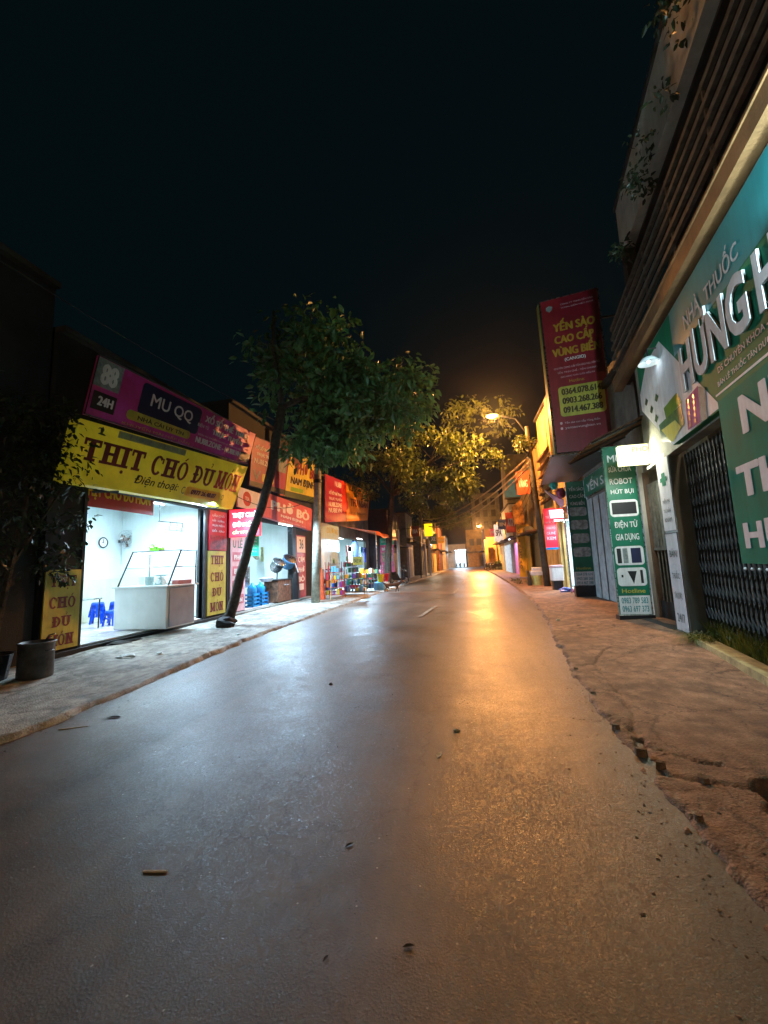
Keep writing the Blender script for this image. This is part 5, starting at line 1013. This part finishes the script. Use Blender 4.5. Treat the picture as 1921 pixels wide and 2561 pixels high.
def cable(label, a, b_, sag, r=.018, g=None):
    a = Vector(a); b_ = Vector(b_); pts = [a.lerp(b_, i/14)-Vector((0, 0, sag*4*(i/14)*(1-i/14))) for i in range(15)]
    single('overhead_cable', MB().tube(pts, r, 4), RUBBER if r < .02 else mat('cable_sheath', (220, 196, 150), .6), label, 'cable', tuple(a), g)
for i, (z, e_, sg_) in enumerate([(7.0, (-4.6, 47.5, 6.6), 1.0), (6.7, (-4.6, 47.5, 6.3), 1.2), (6.5, (-4.7, 47.5, 6.0), 1.5)]):
    cable(['upper', 'middle', 'lower'][i]+' cable of the three from the lamp pole to the far left', (3.75, 21.95, z), e_, sg_, .055, 'cables across the street')
for i in range(3): cable(['straight', 'drooping', 'lowest'][i]+' cable along the ochre house from the lamp pole', (3.8, 22, 6.2-i*.35), (4.5, 43, 6.3-i*.3), .5+i*.25, .016, 'cables along the right row')
cable('cable from the lamp pole to the farther green board', (3.85, 21.9, 5.0), (4.45, 16, 4.5), .25, .016); cable('cable over the meat eatery billboard', (-6.1, 16.3, 7.2), (-7.5, 4, 7.0), .3, .014); cable('thin cable drooping before the noodle shop sign', (-6.3, 16.4, 4.6), (-7.5, 11.9, 4.1), .5, .012)
k = Thing('cable_bundle', 'tangled coil of cables fixed to the lamp pole', 'cables', (3.8, 22, 5.4)); mb = MB()
for j in range(7): mb.ring((3.82+random.uniform(-.1, .1), 21.75, 4.6+j*.12), .28+random.uniform(-.06, .1), .012, 14, 'y')
k.part('coil', mb, RUBBER)

# ---------------------------------------------------------------- trees
def leaves_mesh(name, centers, per, spread, size, m, droop=.35, seed=1):
    """leaf sprays: every leaf a folded blade of four faces"""
    rg = np.random.RandomState(seed); n = len(centers)*per
    C = np.repeat(np.array(centers, float), per, 0)
    off = rg.normal(0, 1, (n, 3)); off /= np.linalg.norm(off, axis=1)[:, None]; off *= (rg.rand(n, 1)**.5)*spread*np.array([1, 1, .7]); P = C+off
    d = off+rg.normal(0, .5, (n, 3))*spread; d[:, 2] -= droop*spread; d /= np.linalg.norm(d, axis=1)[:, None]+1e-9
    up = rg.normal(0, .45, (n, 3))+np.array([0, 0, 1]); s_ = np.cross(d, up); s_ /= np.linalg.norm(s_, axis=1)[:, None]+1e-9; nn = np.cross(s_, d)
    L = (size*(.7+.6*rg.rand(n)))[:, None]; w = L*.24
    v = np.stack([P, P+d*L*.35+s_*w+nn*w*.35, P+d*L*.42, P+d*L*.35-s_*w+nn*w*.35, P+d*L*.75+s_*w*.7+nn*w*.1-nn*L*.06, P+d*L*.75-s_*w*.7+nn*w*.1-nn*L*.06, P+d*L-nn*L*.14], 1)
    V = v.reshape(-1, 3); b_ = np.arange(n)[:, None]*7
    fs = np.concatenate([b_+np.array([[0, 1, 2]]), b_+np.array([[0, 2, 3]])]).tolist()+np.concatenate([b_+np.array([[1, 4, 6, 2]]), b_+np.array([[2, 6, 5, 3]])]).tolist()
    me = bpy.data.meshes.new(name); me.from_pydata(V.tolist(), [], fs); me.materials.append(m); me.update(); return me
def tree(name, label, trunk, radii, blobs, nb, per, spread, size, m, limbs, seed, loc, bole=BARK):
    t = Thing(name, label, 'tree', loc); rg = random.Random(seed)
    tp = []; tr_ = []
    for i in range(len(trunk)-1):
        for k in range(6):
            u = k/6; tp.append(Vector(trunk[i]).lerp(Vector(trunk[i+1]), u)+Vector((math.sin(i*6+k), math.cos(i*5+k*.8), 0))*.006); tr_.append((radii[i]*(1-u)+radii[i+1]*u)*rg.uniform(.97, 1.03))
    tm = MB().tube(tp+[trunk[-1]], tr_+[radii[-1]], 16); tm.v = [tuple(Vector(v)+Vector((rg.gauss(0, 1), rg.gauss(0, 1), 0))*.0035) for v in tm.v]
    t.part('trunk', tm, bole, smooth=True)
    cs = []
    for (cx, cy, cz, rx, ry, rz, k) in blobs:
        got = 0
        while got < int(nb*k):
            u = Vector((rg.uniform(-1, 1), rg.uniform(-1, 1), rg.uniform(-1, 1)))
            if u.length > 1 or u.length < .35: continue
            p = (cx+u.x*rx, cy+u.y*ry, cz+u.z*rz)
            if math.sin(p[0]*1.9+seed)+math.sin(p[1]*1.7+p[2]*1.3)+math.sin(p[2]*2.3+p[0]) < (-.9 if seed == 3 else .1): got += .35; continue   # gaps
            cs.append(p); got += 1
    top = Vector(trunk[-1]); lb = MB()
    for p in limbs:
        p = Vector(p); mid = top.lerp(p, .5)+Vector((rg.uniform(-.3, .3), rg.uniform(-.3, .3), .3)); lb.tube([top, mid, p], [radii[-1]*.75, radii[-1]*.45, .03], 7)
        for j in range(5):
            c = Vector(rg.choice(cs)); 
            if (c-p).length < 3.2: a = mid.lerp(p, rg.uniform(.2, 1)); lb.tube([a, a.lerp(c, .5)+Vector((0, 0, .1)), c], [.035, .02, .008], 5, False)
    t.part('limb', lb, bole, smooth=True)
    o = Vector(loc); me = leaves_mesh('crown', [tuple(Vector(c)-o) for c in cs], per, spread, size, m, seed=seed)
    c = bpy.data.objects.new('crown', me); COL.objects.link(c); c.parent = t.o
    return t
tree('street_tree', 'tree with a dark leaning trunk in front of the noodle shop', [(-6.62, 10.26, -.05), (-6.45, 10.28, .5), (-6.15, 10.26, 1.5), (-5.86, 10.26, 2.5), (-5.5, 10.26, 3.4), (-5.22, 10.26, 4.4), (-5.1, 10.3, 5.3), (-5.0, 10.5, 6.3)], [.17, .14, .13, .12, .12, .12, .13, .12],
     [(-4.5, 12.0, 8.0, 2.5, 2.6, 1.8, .8), (-3.2, 12.8, 6.8, 2.2, 2.0, 1.6, .75), (-2.2, 13.4, 7.6, 1.6, 1.6, 1.3, .3), (-4.7, 12.8, 5.8, 1.6, 1.1, .6, .32)], 300, 13, .46, .27, LEAF,
     [(-5.8, 11, 8.2), (-3.4, 12.2, 7.0), (-5, 10, 9), (-5.2, 12.6, 6.4), (-2.6, 13, 7.4)], 3, (-6.62, 10.26, 0))
tree('street_tree', 'tree rising through the orange awning beside the scooter', [(-5.5, 28, 0), (-5.35, 28, 2.4), (-5.1, 27.9, 4.6), (-4.8, 27.6, 6.4)], [.28, .24, .2, .17],
     [(-3.2, 25.5, 8.6, 3.6, 3.4, 2.2, 1.0), (.3, 25.0, 7.6, 2.4, 1.8, 1.7, .6), (1.3, 25.6, 10.4, 2.6, 2.0, 1.6, .3), (-6.4, 27, 8.2, 3.2, 3, 2.2, .5), (-1.6, 26.5, 6.2, 2.4, 2, 1.0, .4), (.9, 22.6, 7.3, .8, .8, .7, .16)], 250, 14, .48, .28, LEAF2,
     [(-1.5, 25, 8.2), (1, 24, 9), (-4, 25, 9.6), (-7, 27, 8.5), (-3, 28, 9), (.4, 23.4, 7.4), (-1.8, 26.4, 6.3)], 8, (-5.5, 28, 0))
tree('street_tree', 'smaller dark tree behind the far left houses', [(-5.5, 52.5, 0), (-5.3, 52.5, 4), (-5, 52.4, 6)], [.25, .2, .15],
     [(-4.2, 51, 8.2, 4, 3.5, 2.6, 1.0), (-1.4, 50, 6.8, 2.6, 2.4, 1.4, .5)], 160, 20, .6, .32, LEAF2, [(-3, 51, 8), (-6, 52, 8.5), (-1.6, 50, 7)], 12, (-5.5, 52.5, 0))
def sprig(name, label, cat, cs, per, spread, size, m, seed, loc, stem=None):
    t = Thing(name, label, cat, loc); o = Vector(loc)
    if stem: t.part('stem', stem, BARK)
    me = leaves_mesh('foliage', [tuple(Vector(c)-o) for c in cs], per, spread, size, m, seed=seed); c = bpy.data.objects.new('foliage', me); COL.objects.link(c); c.parent = t.o; return t
rg = random.Random(5)
sprig('creeper', 'dark creeper hanging over the near corner of the eatery', 'plant', [(-7.55+rg.uniform(-.3, .3), rg.uniform(4.6, 6.5), rg.uniform(1.6, 4.9)) for _ in range(70)]+[(-7.3, rg.uniform(5.2, 6.5), rg.uniform(3.3, 4.6)) for _ in range(22)], 22, .3, .13, LEAF3, 31, (-7.6, 5.6, 0), MB().tube([(-7.7, 5.3, 0), (-7.6, 5.5, 2), (-7.5, 5.8, 4.4)], [.06, .05, .02], 6).tube([(-7.65, 5.4, 1.6), (-7.4, 6.2, 3.4)], [.04, .015], 6))
sprig('pole_plant', 'golden-lit leafy tuft growing on the lamp pole', 'plant', [(3.35+rg.uniform(-.35, .3), 21.8+rg.uniform(-.3, .3), 7.6+rg.uniform(-.35, .3)) for _ in range(14)], 20, .28, .17, LEAF2, 33, (3.5, 21.8, 7.6))
sprig('balcony_plant', 'dark plant drooping from the upper parapet', 'plant', [(PX(y)+.05+rg.uniform(-.15, .1), y+rg.uniform(-.3, .3), z+rg.uniform(-.3, .3)) for y, z in ((7.6, 8.6), (7.3, 8.3), (8.7, 8.4), (8.9, 8.1), (7.0, 8.8), (5.8, 8.6), (5.6, 9.6), (5.4, 9.2)) for _ in range(3)], 16, .22, .11, LEAF3, 35, (PX(7), 7, 8.4))
sprig('roadside_weed', 'low weeds and fallen leaves at the foot of the ochre wall', 'plant', [(rg.uniform(2.9, 3.9), rg.uniform(24, 29), rg.uniform(.08, .25)) for _ in range(26)], 14, .18, .1, LEAF2, 36, (3.4, 26, 0))
sprig('far_bush', 'dark bush beside the far parked motorbikes', 'plant', [(4.3+rg.uniform(-.3, .3), 57+rg.uniform(-1, 1), rg.uniform(.3, 1.3)) for _ in range(20)], 16, .3, .2, LEAF, 37, (4.3, 57, 0))
# grass strip and kerb at the pharmacy
KM = mat('cream_kerb', (186, 172, 120), .7, var=.25, scale=5, bump=.4)
mb = MB(); pts = [(3.60, 7.7), (3.42, 6.7), (3.2, 5.5), (2.9, 4.2), (2.45, 2.2), (1.9, 0)]
for (xa, ya), (xb_, yb) in zip(pts, pts[1:]):
    mb.add([(xa, ya, -.05), (xb_, yb, -.05), (xb_+.28, yb, -.05), (xa+.28, ya, -.05), (xa+.02, ya, .17), (xb_+.02, yb, .17), (xb_+.26, yb, .17), (xa+.26, ya, .17)], [(0, 1, 5, 4), (4, 5, 6, 7), (2, 3, 7, 6)])
mb.add([(3.60, 7.7, -.05), (3.88, 7.7, -.05), (3.86, 7.7, .17), (3.62, 7.7, .17)], [(0, 3, 2, 1)])
single('planter_kerb', mb, KM, 'cream-painted kerb edging the grass strip on the right', 'kerb', (3.2, 5, 0))
struct('soil', MB().add([(3.88, 7.7, .1), (3.0, 2.2, .1), (4.6, 2.2, .1), (4.6, 8.1, .1)], [(0, 1, 2, 3)]), mat('planter_soil', (58, 48, 34), .9, var=.3, bump=.8))
def grass(name, n, fx, hmin, hmax, seed, arch=.5):
    r_ = np.random.RandomState(seed); V = []; Fs = []
    for i in range(n):
        x, y, z = fx(r_); a = r_.rand()*6.28; h = hmin+(hmax-hmin)*r_.rand(); w = .006+.006*r_.rand(); dx, dy = math.cos(a), math.sin(a); b0 = arch*(.4+r_.rand())*h
        k = len(V)
        for t_ in (0, .45, .8, 1):
            o = b0*t_*t_; zz = z+h*(t_-.35*t_*t_*arch); ww = w*(1-t_*.9)
            V += [(x+dx*o-dy*ww, y+dy*o+dx*ww, zz), (x+dx*o+dy*ww, y+dy*o-dx*ww, zz)]
        for j in range(3): Fs.append((k+2*j, k+2*j+1, k+2*j+3, k+2*j+2))
    mb = MB(); mb.v = V; mb.f = Fs
    o = struct(name, mb, GRASSM, kind='stuff', label='long arching grass filling the strip below the grille'); o['category'] = 'grass'
def gx(r_):
    y = 2.4+5.5*r_.rand()**.8; x0 = np.interp(y, [0, 2.2, 4.2, 5.5, 6.7, 7.7], [1.9, 2.45, 2.9, 3.2, 3.42, 3.6])+.27; return x0+r_.rand()*.75, y, .09
grass('grass', 5200, gx, .18, .5, 4)
tf = Thing('grass_tuft', 'arching yellow-green tuft spilling over the kerb end', 'plant', (3.62, 7.75, .05)); mb = MB()
for i in range(260):
    a = rg.uniform(0, 6.28); L_ = rg.uniform(.25, .75); dx, dy = math.cos(a), math.sin(a); x, y = 3.72+rg.uniform(-.12, .2), 7.75+rg.uniform(-.25, .2); k = len(mb.v)
    for t_ in (0, .4, .75, 1): w = .009*(1-t_*.9); o = L_*.8*t_; zz = .12+L_*(.75*t_-.75*t_*t_)+.0; mb.v += [(x+dx*o-dy*w, y+dy*o+dx*w, zz), (x+dx*o+dy*w, y+dy*o-dx*w, zz)]
    for j in range(3): mb.f.append((k+2*j, k+2*j+1, k+2*j+3, k+2*j+2))
tf.part('blades', mb, GRASSM, kind='stuff')

# ---------------------------------------------------------------- vehicles, animal, street clutter
def motorbike():
    t = Thing('motorbike', 'black scooter parked beside the tree trunk', 'motorbike', (0, 0, 0))
    for x, n_ in ((-.62, 'wheel'), (.62, 'wheel')):
        w = t.part(n_, MB().lathe([(.12, -.03), (.2, -.03), (.2, .03), (.12, .03)], (x, 0, .27), 16, Matrix.Rotation(R(90), 3, 'X')), STEEL)
        t.part('tyre', MB().lathe([(.2, -.04), (.25, -.05), (.27, 0), (.25, .05), (.2, .04), (.2, -.04)], (x, 0, .27), 18, Matrix.Rotation(R(90), 3, 'X')), RUBBER, sub=w, smooth=True)
    prof = [(-.95, .62), (-.85, .78), (-.3, .82), (.0, .72), (.12, .42), (.35, .4), (.45, .9), (.55, 1.0), (.66, .85), (.62, .5), (.5, .3), (.1, .24), (-.3, .26), (-.5, .45), (-.8, .5)]
    mb = MB(); n = len(prof)
    for s_ in (-.12, .12): mb.v += [(x, s_*(1.1 if z < .7 else .8), z) for x, z in prof]
    mb.f = [tuple(range(n-1, -1, -1)), tuple(range(n, 2*n))]+[(i, (i+1) % n, (i+1) % n+n, i+n) for i in range(n)]
    t.part('body', mb, BLACKP, bevel=.03); t.part('seat', MB().box((-.85, -.13, .79), (-.15, .13, .89)), RUBBER, bevel=.04)
    t.part('handlebar', MB().tube([(.42, -.36, 1.08), (.5, -.1, 1.02), (.5, .1, 1.02), (.42, .36, 1.08)], .018, 6), STEEL)
    t.part('fork', MB().tube([(.5, .0, .95), (.62, .08, .3)], .025, 6).tube([(.5, .0, .95), (.62, -.08, .3)], .025, 6), STEEL)
    t.part('headlight', MB().blob((.66, 0, .92), .09, (.6, 1, .8), 7, 0), mat('lens_clear', (220, 224, 226), .1))
    for s_ in (-1, 1): m_ = t.part('mirror', MB().tube([(.45, .25*s_, 1.06), (.4, .3*s_, 1.28)], .008, 4).blob((.4, .3*s_, 1.31), .05, (.4, 1, .8), 6, 0), STEEL)
    t.part('front_mudguard', MB().box((.42, -.06, .5), (.82, .06, .56)), BLACKP, bevel=.02); t.part('exhaust', MB().tube([(-.1, -.14, .25), (-.8, -.17, .33)], [.03, .05], 8), STEEL); t.part('tail_light', MB().box((-.98, -.07, .66), (-.93, .07, .72)), PLRED)
    t.part('stand', MB().tube([(-.05, .1, .25), (-.1, .25, .0)], .015, 5), STEEL_D); return t
mbk = motorbike(); mbk.o.location = (-4.95, 29.2, .04); mbk.o.rotation_euler = (0, R(0), R(35)); mbk.o['group'] = 'motorbikes parked along the street'
for i, (x, y, a) in enumerate([(3.4, 55.2, 200), (3.9, 56.2, 190), (3.2, 57.6, 205), (3.8, 59, 195)]):
    copy_thing(mbk, ['motorbike nearest the lamp in the far right cluster', 'second motorbike of the far right cluster, closest to the wall', 'third motorbike of the far cluster, out toward the road', 'last motorbike of the far right cluster'][i], (x, y, .06), R(a))
for i, (x, y, a) in enumerate([(-1.9, 86.5, 90), (-1.2, 86.7, 80), (-.4, 86.3, 95)]): copy_thing(mbk, ['left', 'middle', 'right'][i]+' motorbike before the lit end shop', (x, y, 0), R(a))
# dog
def dog():
    t = Thing('dog', 'brown dog walking across the left edge of the road', 'dog', (0, 0, 0)); me = bpy.data.meshes.new('body')
    V = [((.0, 0, .34), .085), ((.2, 0, .36), .09), ((.33, 0, .42), .06), ((.42, 0, .5), .065), ((.53, 0, .48), .032), ((-.2, 0, .34), .075), ((-.3, 0, .34), .06),
         ((.2, .06, .26), .04), ((.24, .07, .13), .022), ((.26, .07, .02), .022), ((.2, -.06, .26), .04), ((.15, -.07, .13), .022), ((.13, -.07, .02), .022),
         ((-.27, .06, .26), .05), ((-.2, .07, .2), .03), ((-.3, .07, .12), .02), ((-.26, .07, .02), .02), ((-.28, -.06, .26), .05), ((-.3, -.07, .2), .03), ((-.4, -.07, .12), .02), ((-.37, -.07, .02), .02),
         ((-.42, 0, .42), .022), ((-.5, 0, .52), .014)]
    E_ = [(0, 1), (1, 2), (2, 3), (3, 4), (0, 5), (5, 6), (1, 7), (7, 8), (8, 9), (1, 10), (10, 11), (11, 12), (6, 13), (13, 14), (14, 15), (15, 16), (6, 17), (17, 18), (18, 19), (19, 20), (6, 21), (21, 22)]
    me.from_pydata([v[0] for v in V], E_, []); o = bpy.data.objects.new('body', me); COL.objects.link(o); o.parent = t.o
    sk = o.modifiers.new('skin', 'SKIN'); sv = me.skin_vertices[0].data
    for i, v in enumerate(V): sv[i].radius = (v[1], v[1])
    sv[0].use_root = True
    o.modifiers.new('sub', 'SUBSURF').levels = 2; o.modifiers['sub'].render_levels = 2
    me.materials.append(mat('brown_fur', (120, 84, 60), .9, var=.4, scale=9))
    for s_ in (-1, 1): t.part('ear', MB().add([(.38, .04*s_, .54), (.43, .06*s_, .54), (.39, .07*s_, .62)], [(0, 1, 2)]).add([(.385, .045*s_, .54), (.425, .065*s_, .54), (.39, .065*s_, .615)], [(2, 1, 0)]), MATS['brown_fur'])
    return t
dg = dog(); dg.o.location = (-3.95, 21.6, .02); dg.o.rotation_euler = (0, 0, R(8)); dg.o.scale = (1.15,)*3
# steel pot and tubs at the left edge
k = Thing('steel_pot', 'tall steel stock pot standing at the dark left edge', 'pot', (-6.7, 5.33, .05)); k.part('body', MB().lathe([(0, 0), (.22, 0), (.23, .02), (.23, .52), (.25, .54), (.22, .55), (.21, .1), (0, .1)], (-6.72, 5.3, .04), 24), mat('dull_steel', (96, 98, 98), .5, .7, var=.25, scale=6), smooth=True)
for a in (-1, 1): k.part('handle', MB().ring((-6.72+.25*a, 5.3, .46), .05, .01, 10, 'z'), STEEL)
k.part('ladle', MB().tube([(-6.8, 5.3, .3), (-6.55, 5.35, .68), (-6.45, 5.36, .7)], .012, 5), STEEL)
single('plastic_tub', MB().lathe([(0, 0), (.24, 0), (.3, .4), (.32, .4), (.28, .38), (.22, .03)], (-7.25, 5.0, .04), 18), BLACKP, 'black plastic tub behind the steel stock pot', 'tub', (-7.25, 5, .04))
single('tree_base_sack', MB().blob((-6.5, 10.1, .14), .24, (1.1, 1, .75), 9, .2), RUBBER, 'black rubbish sack against the foot of the leaning trunk', 'sack', (-6.5, 10.1, 0))
single('drain_mound', MB().blob((-7.65, 7.9, .04), .3, (.8, 1.6, .25), 9, .25), DARKW, 'low dark mound below the eatery threshold', 'mound', (-7.65, 7.9, 0))
# litter on the road: one by one
def litter(kind, lb, x, y, s_, m_, n=6, rz=0, shape='stone', z=None):
    z = (float(road_h(np.array([x]), np.array([y]))[0]) if z is None else z)+(.006 if shape != 'leaf' else .003)
    if shape == 'stone': mb = MB().blob((x, y, z), s_, (1, .75, .55), n, .3)
    elif shape == 'leaf':
        mb = MB(); c, q_ = math.cos(rz), math.sin(rz); P_ = [(-1, 0, 0), (-.3, .35, .12), (.4, .3, .1), (1, 0, .02), (.4, -.3, .1), (-.3, -.35, .12), (0, 0, 0)]
        V_ = [(x+s_*(a*c-b_*q_), y+s_*(a*q_+b_*c), z+s_*h) for a, b_, h in P_]; mb.add(V_, [(0, 6, 1), (1, 6, 2), (2, 6, 3), (3, 6, 4), (4, 6, 5), (5, 6, 0)])
    else: mb = MB().box((x-s_, y-.006, z-.008), (x+s_, y+.006, z+.002), rz)
    single(kind, mb, m_, lb, kind.split('_')[-1] if kind != 'twig' else 'twig', (x, y, 0))
PALE = mat('pale_litter', (206, 186, 150), .7, var=.15, scale=20); DK = mat('dark_litter', (38, 36, 26), .8, var=.2, scale=20)
litter('fallen_leaf', 'pale curled leaf in the middle of the road', -.32, 3.56, .06, PALE, rz=1.3, shape='leaf'); litter('pebble', 'pale pebble beyond the curled leaf', -.19, 4.05, .03, PALE)
litter('twig', 'pale stick lying at the lower left of the road', -1.75, 2.08, .065, PALE, rz=.15, shape='stick')
litter('fallen_leaf', 'dark crumpled leaf in the lower middle of the road', -.76, 2.42, .03, DK, rz=.8, shape='leaf'); litter('fallen_leaf', 'dark round leaf at the bottom right of the middle', -.34, 1.87, .028, DK, rz=.3, shape='leaf'); litter('fallen_leaf', 'dark bent leaf at the bottom left of the round one', -.67, 1.77, .018, DK, rz=1.2, shape='leaf')
litter('twig', 'pale splinter near the left road edge', -4.2, 3.75, .14, PALE, rz=.4, shape='stick'); litter('fallen_leaf', 'dark leaf at the left road edge by the pavement', -4.0, 4.05, .09, DK, rz=.2, shape='leaf')
litter('pebble', 'dark pebble on the lit patch of road', -1.9, 5.4, .03, DK); litter('fallen_leaf', 'brown leaf on the right pavement near the green board', 2.3, 9.5, .08, DK, rz=.5, shape='leaf', z=.09); litter('pebble', 'brown stone on the right pavement by the road edge', 2.1, 10.6, .05, PALE, z=.06)
CK = mat('broken_concrete', (150, 122, 96), .85, var=.25, scale=9, bump=.8)
for i, (x, y, s_, lb) in enumerate([(1.27, 3.75, .045, 'flat broken concrete chunk inside the wide pavement crack'), (1.33, 3.55, .035, 'small concrete chunk where the cracks meet'), (1.26, 4.25, .035, 'concrete chunk at the road side of the crack'), (1.52, 3.35, .045, 'concrete chunk near the dark hole on the right'), (1.26, 2.9, .03, 'concrete chunk low in the near crack'), (1.34, 5.2, .03, 'concrete chunk farther up the pavement edge'), (1.42, 6.25, .035, 'pale concrete chunk by the square patch')]):
    P_ = [(x+s_*random.uniform(.7, 1.3)*math.cos(a+i), y+s_*random.uniform(.6, 1.1)*math.sin(a+i)) for a in (0, 1.1, 2.3, 3.4, 4.6, 5.4)]; h_ = s_*.45; mb = MB(); mb.add([(a, b_, -.02) for a, b_ in P_]+[(x+(a-x)*.86, y+(b_-y)*.86, .03+h_*random.uniform(.5, 1.1)) for a, b_ in P_], [tuple(range(5, -1, -1)), tuple(range(6, 12))]+[(j, (j+1) % 6, (j+1) % 6+6, j+6) for j in range(6)])
    single('concrete_chunk', mb, CK, lb, 'rubble', (x, y, 0), 'broken concrete along the pavement edge')
PW = mat('wet_paper', (200, 208, 206), .3, var=.1)
for i, (x, y, lb) in enumerate([(-6.3, 6.6, 'crumpled white bag on the pavement before the eatery'), (-5.85, 6.9, 'scrap of white paper right of the crumpled bag'), (-5.4, 8.9, 'white tissue near the shadow of the trunk')]):
    single('litter_bag', MB().blob((x, y, .07), .12 if i == 0 else .05, (1.3, 1, .3), 7, .4), PW, lb, 'litter', (x, y, .05))
mh = Thing('manhole_cover', 'dark slot cover by the hole at the right edge', 'cover', (1.95, 3.1, 0)); mh.part('lid', MB().box((1.78, 2.86, -.12), (2.15, 3.3, -.09)), STEEL_D)

# grit and leaf scraps gathered along both road edges
def scraps(name, n, fx, m, seed):
    r_ = np.random.RandomState(seed); mb = MB()
    for i in range(n):
        x, y, z = fx(r_); k = 5; q_ = .004+.010*r_.rand()**2; a0 = r_.rand()*6; P_ = [(x+q_*math.cos(a0+a)*(.6+.7*r_.rand()), y+q_*math.sin(a0+a)*(.6+.7*r_.rand()), z+.004*r_.rand()) for a in (0, 1.2, 2.5, 3.8, 5)]
        mb.add(P_+[(x, y, z+q_*.5)], [(j, (j+1) % 5, 5) for j in range(5)])
    struct(name, mb, m, kind='stuff')
def rx_(r_):
    y = .9+12*r_.rand()**1.4; x = kerb_x(y)-abs(r_.normal(0, .22))+.02; return x, y, float(road_h(np.array([x]), np.array([y]))[0])
def lx_(r_):
    y = 2.4+12*r_.rand(); x = lkerb_x(y)+abs(r_.normal(0, .2)); return x, y, float(road_h(np.array([x]), np.array([y]))[0])
def px_(r_):
    y = 1.5+9*r_.rand(); x = kerb_x(y)+.1+1.8*r_.rand()**1.5; return x, y, float(pr_h(np.array([[x]]), np.array([[y]]))[0, 0])
scraps('grit', 520, rx_, CK, 3); scraps('grit', 320, lx_, mat('grey_grit', (120, 118, 108), .85), 4); scraps('leaf_litter', 260, px_, mat('brown_litter', (84, 62, 40), .8, var=.3, scale=30), 5)
tube_light('tube over a far shop on the left row', (-4.0, 49, 3.6), 1.2, 'y', 160, (1, .86, .6), (.4, 0, -1)); tube_light('tube over the blue-white shop front', (3.9, 46, 3.7), 1.2, 'y', 200, COOL2, (-.4, 0, -1)); tube_light('tube over the pink-lit shop front', (4.0, 38, 3.3), 1.0, 'y', 90, (1, .6, .85), (-.3, 0, -1))
# small projecting signs crowding the far rows
for i, (sd, x, y, z, w, h, c_, e_, tx, lb) in enumerate([(1, 3.7, 33, 3.6, .8, 1.6, (220, 60, 40), 0, 'ATM', 'red upright sign past the ochre wall'), (1, 3.5, 37.5, 4.2, .9, .9, (40, 90, 180), 0, 'IN', 'blue square sign on the far right row'),
        (1, 3.6, 44, 3.4, .9, 1.8, (230, 220, 210), .5, 'SPA', 'glowing white upright sign on the far right row'), (1, 3.6, 50, 4.4, 1.0, .8, (200, 40, 90), .3, 'KEM', 'pink sign over the cream-fronted house'), (1, 3.9, 26.5, 5.6, .8, 1.5, (190, 90, 50), 0, 'VÀNG', 'rust-coloured sign high above the ochre wall'),
        (-1, -4.6, 38.2, 4.0, .8, 1.0, (150, 60, 40), 0, 'BIA', 'brown sign at the corner of the maroon house'), (-1, -4.0, 53, 3.8, .9, 1.4, (60, 130, 90), 0, 'XE', 'green upright sign on the far left row'), (-1, -3.4, 60, 4.2, 1.0, .9, (230, 160, 40), .2, 'NHÀ', 'orange sign before the brick-red house')]):
    k = Thing('projecting_sign', lb, 'sign', (x, y, z)); q = YP(y, x-w/2, x+w/2, z, z+h); k.part('board', MB().slab(q, .12), mat('far_sign_%d' % i, c_, .5, emit=e_)); txt(k, tx, q, (.15, .3, .85, .7), WHT if sum(c_) < 560 else RED_D, 2)
    k.part('bracket', MB().tube([(x, y+.06, z+h*.8), (x+sd*1.3, y+.06, z+h*.8)], .025, 4), STEEL_D)
for i, (x, y, z) in enumerate([(4.35, 35.5, 4.6), (4.3, 45.2, 4.7), (-4.7, 49.5, 4.4), (4.4, 52.8, 4.7)]):
    k = Thing('air_conditioner', ['white air-conditioner box above the pink-lit shop front', 'white air-conditioner box above the blue-white shop front', 'air-conditioner box above the olive gate', 'air-conditioner box on the cream-fronted house'][i], 'air conditioner', (x, y, z)); k.part('case', MB().box((x-.2, y-.4, z), (x+.2, y+.4, z+.6)), WHITEP, bevel=.02); k.part('fan_grille', MB().ring((x-.21 if x > 0 else x+.21, y, z+.3), .2, .015, 14), STEEL_D)
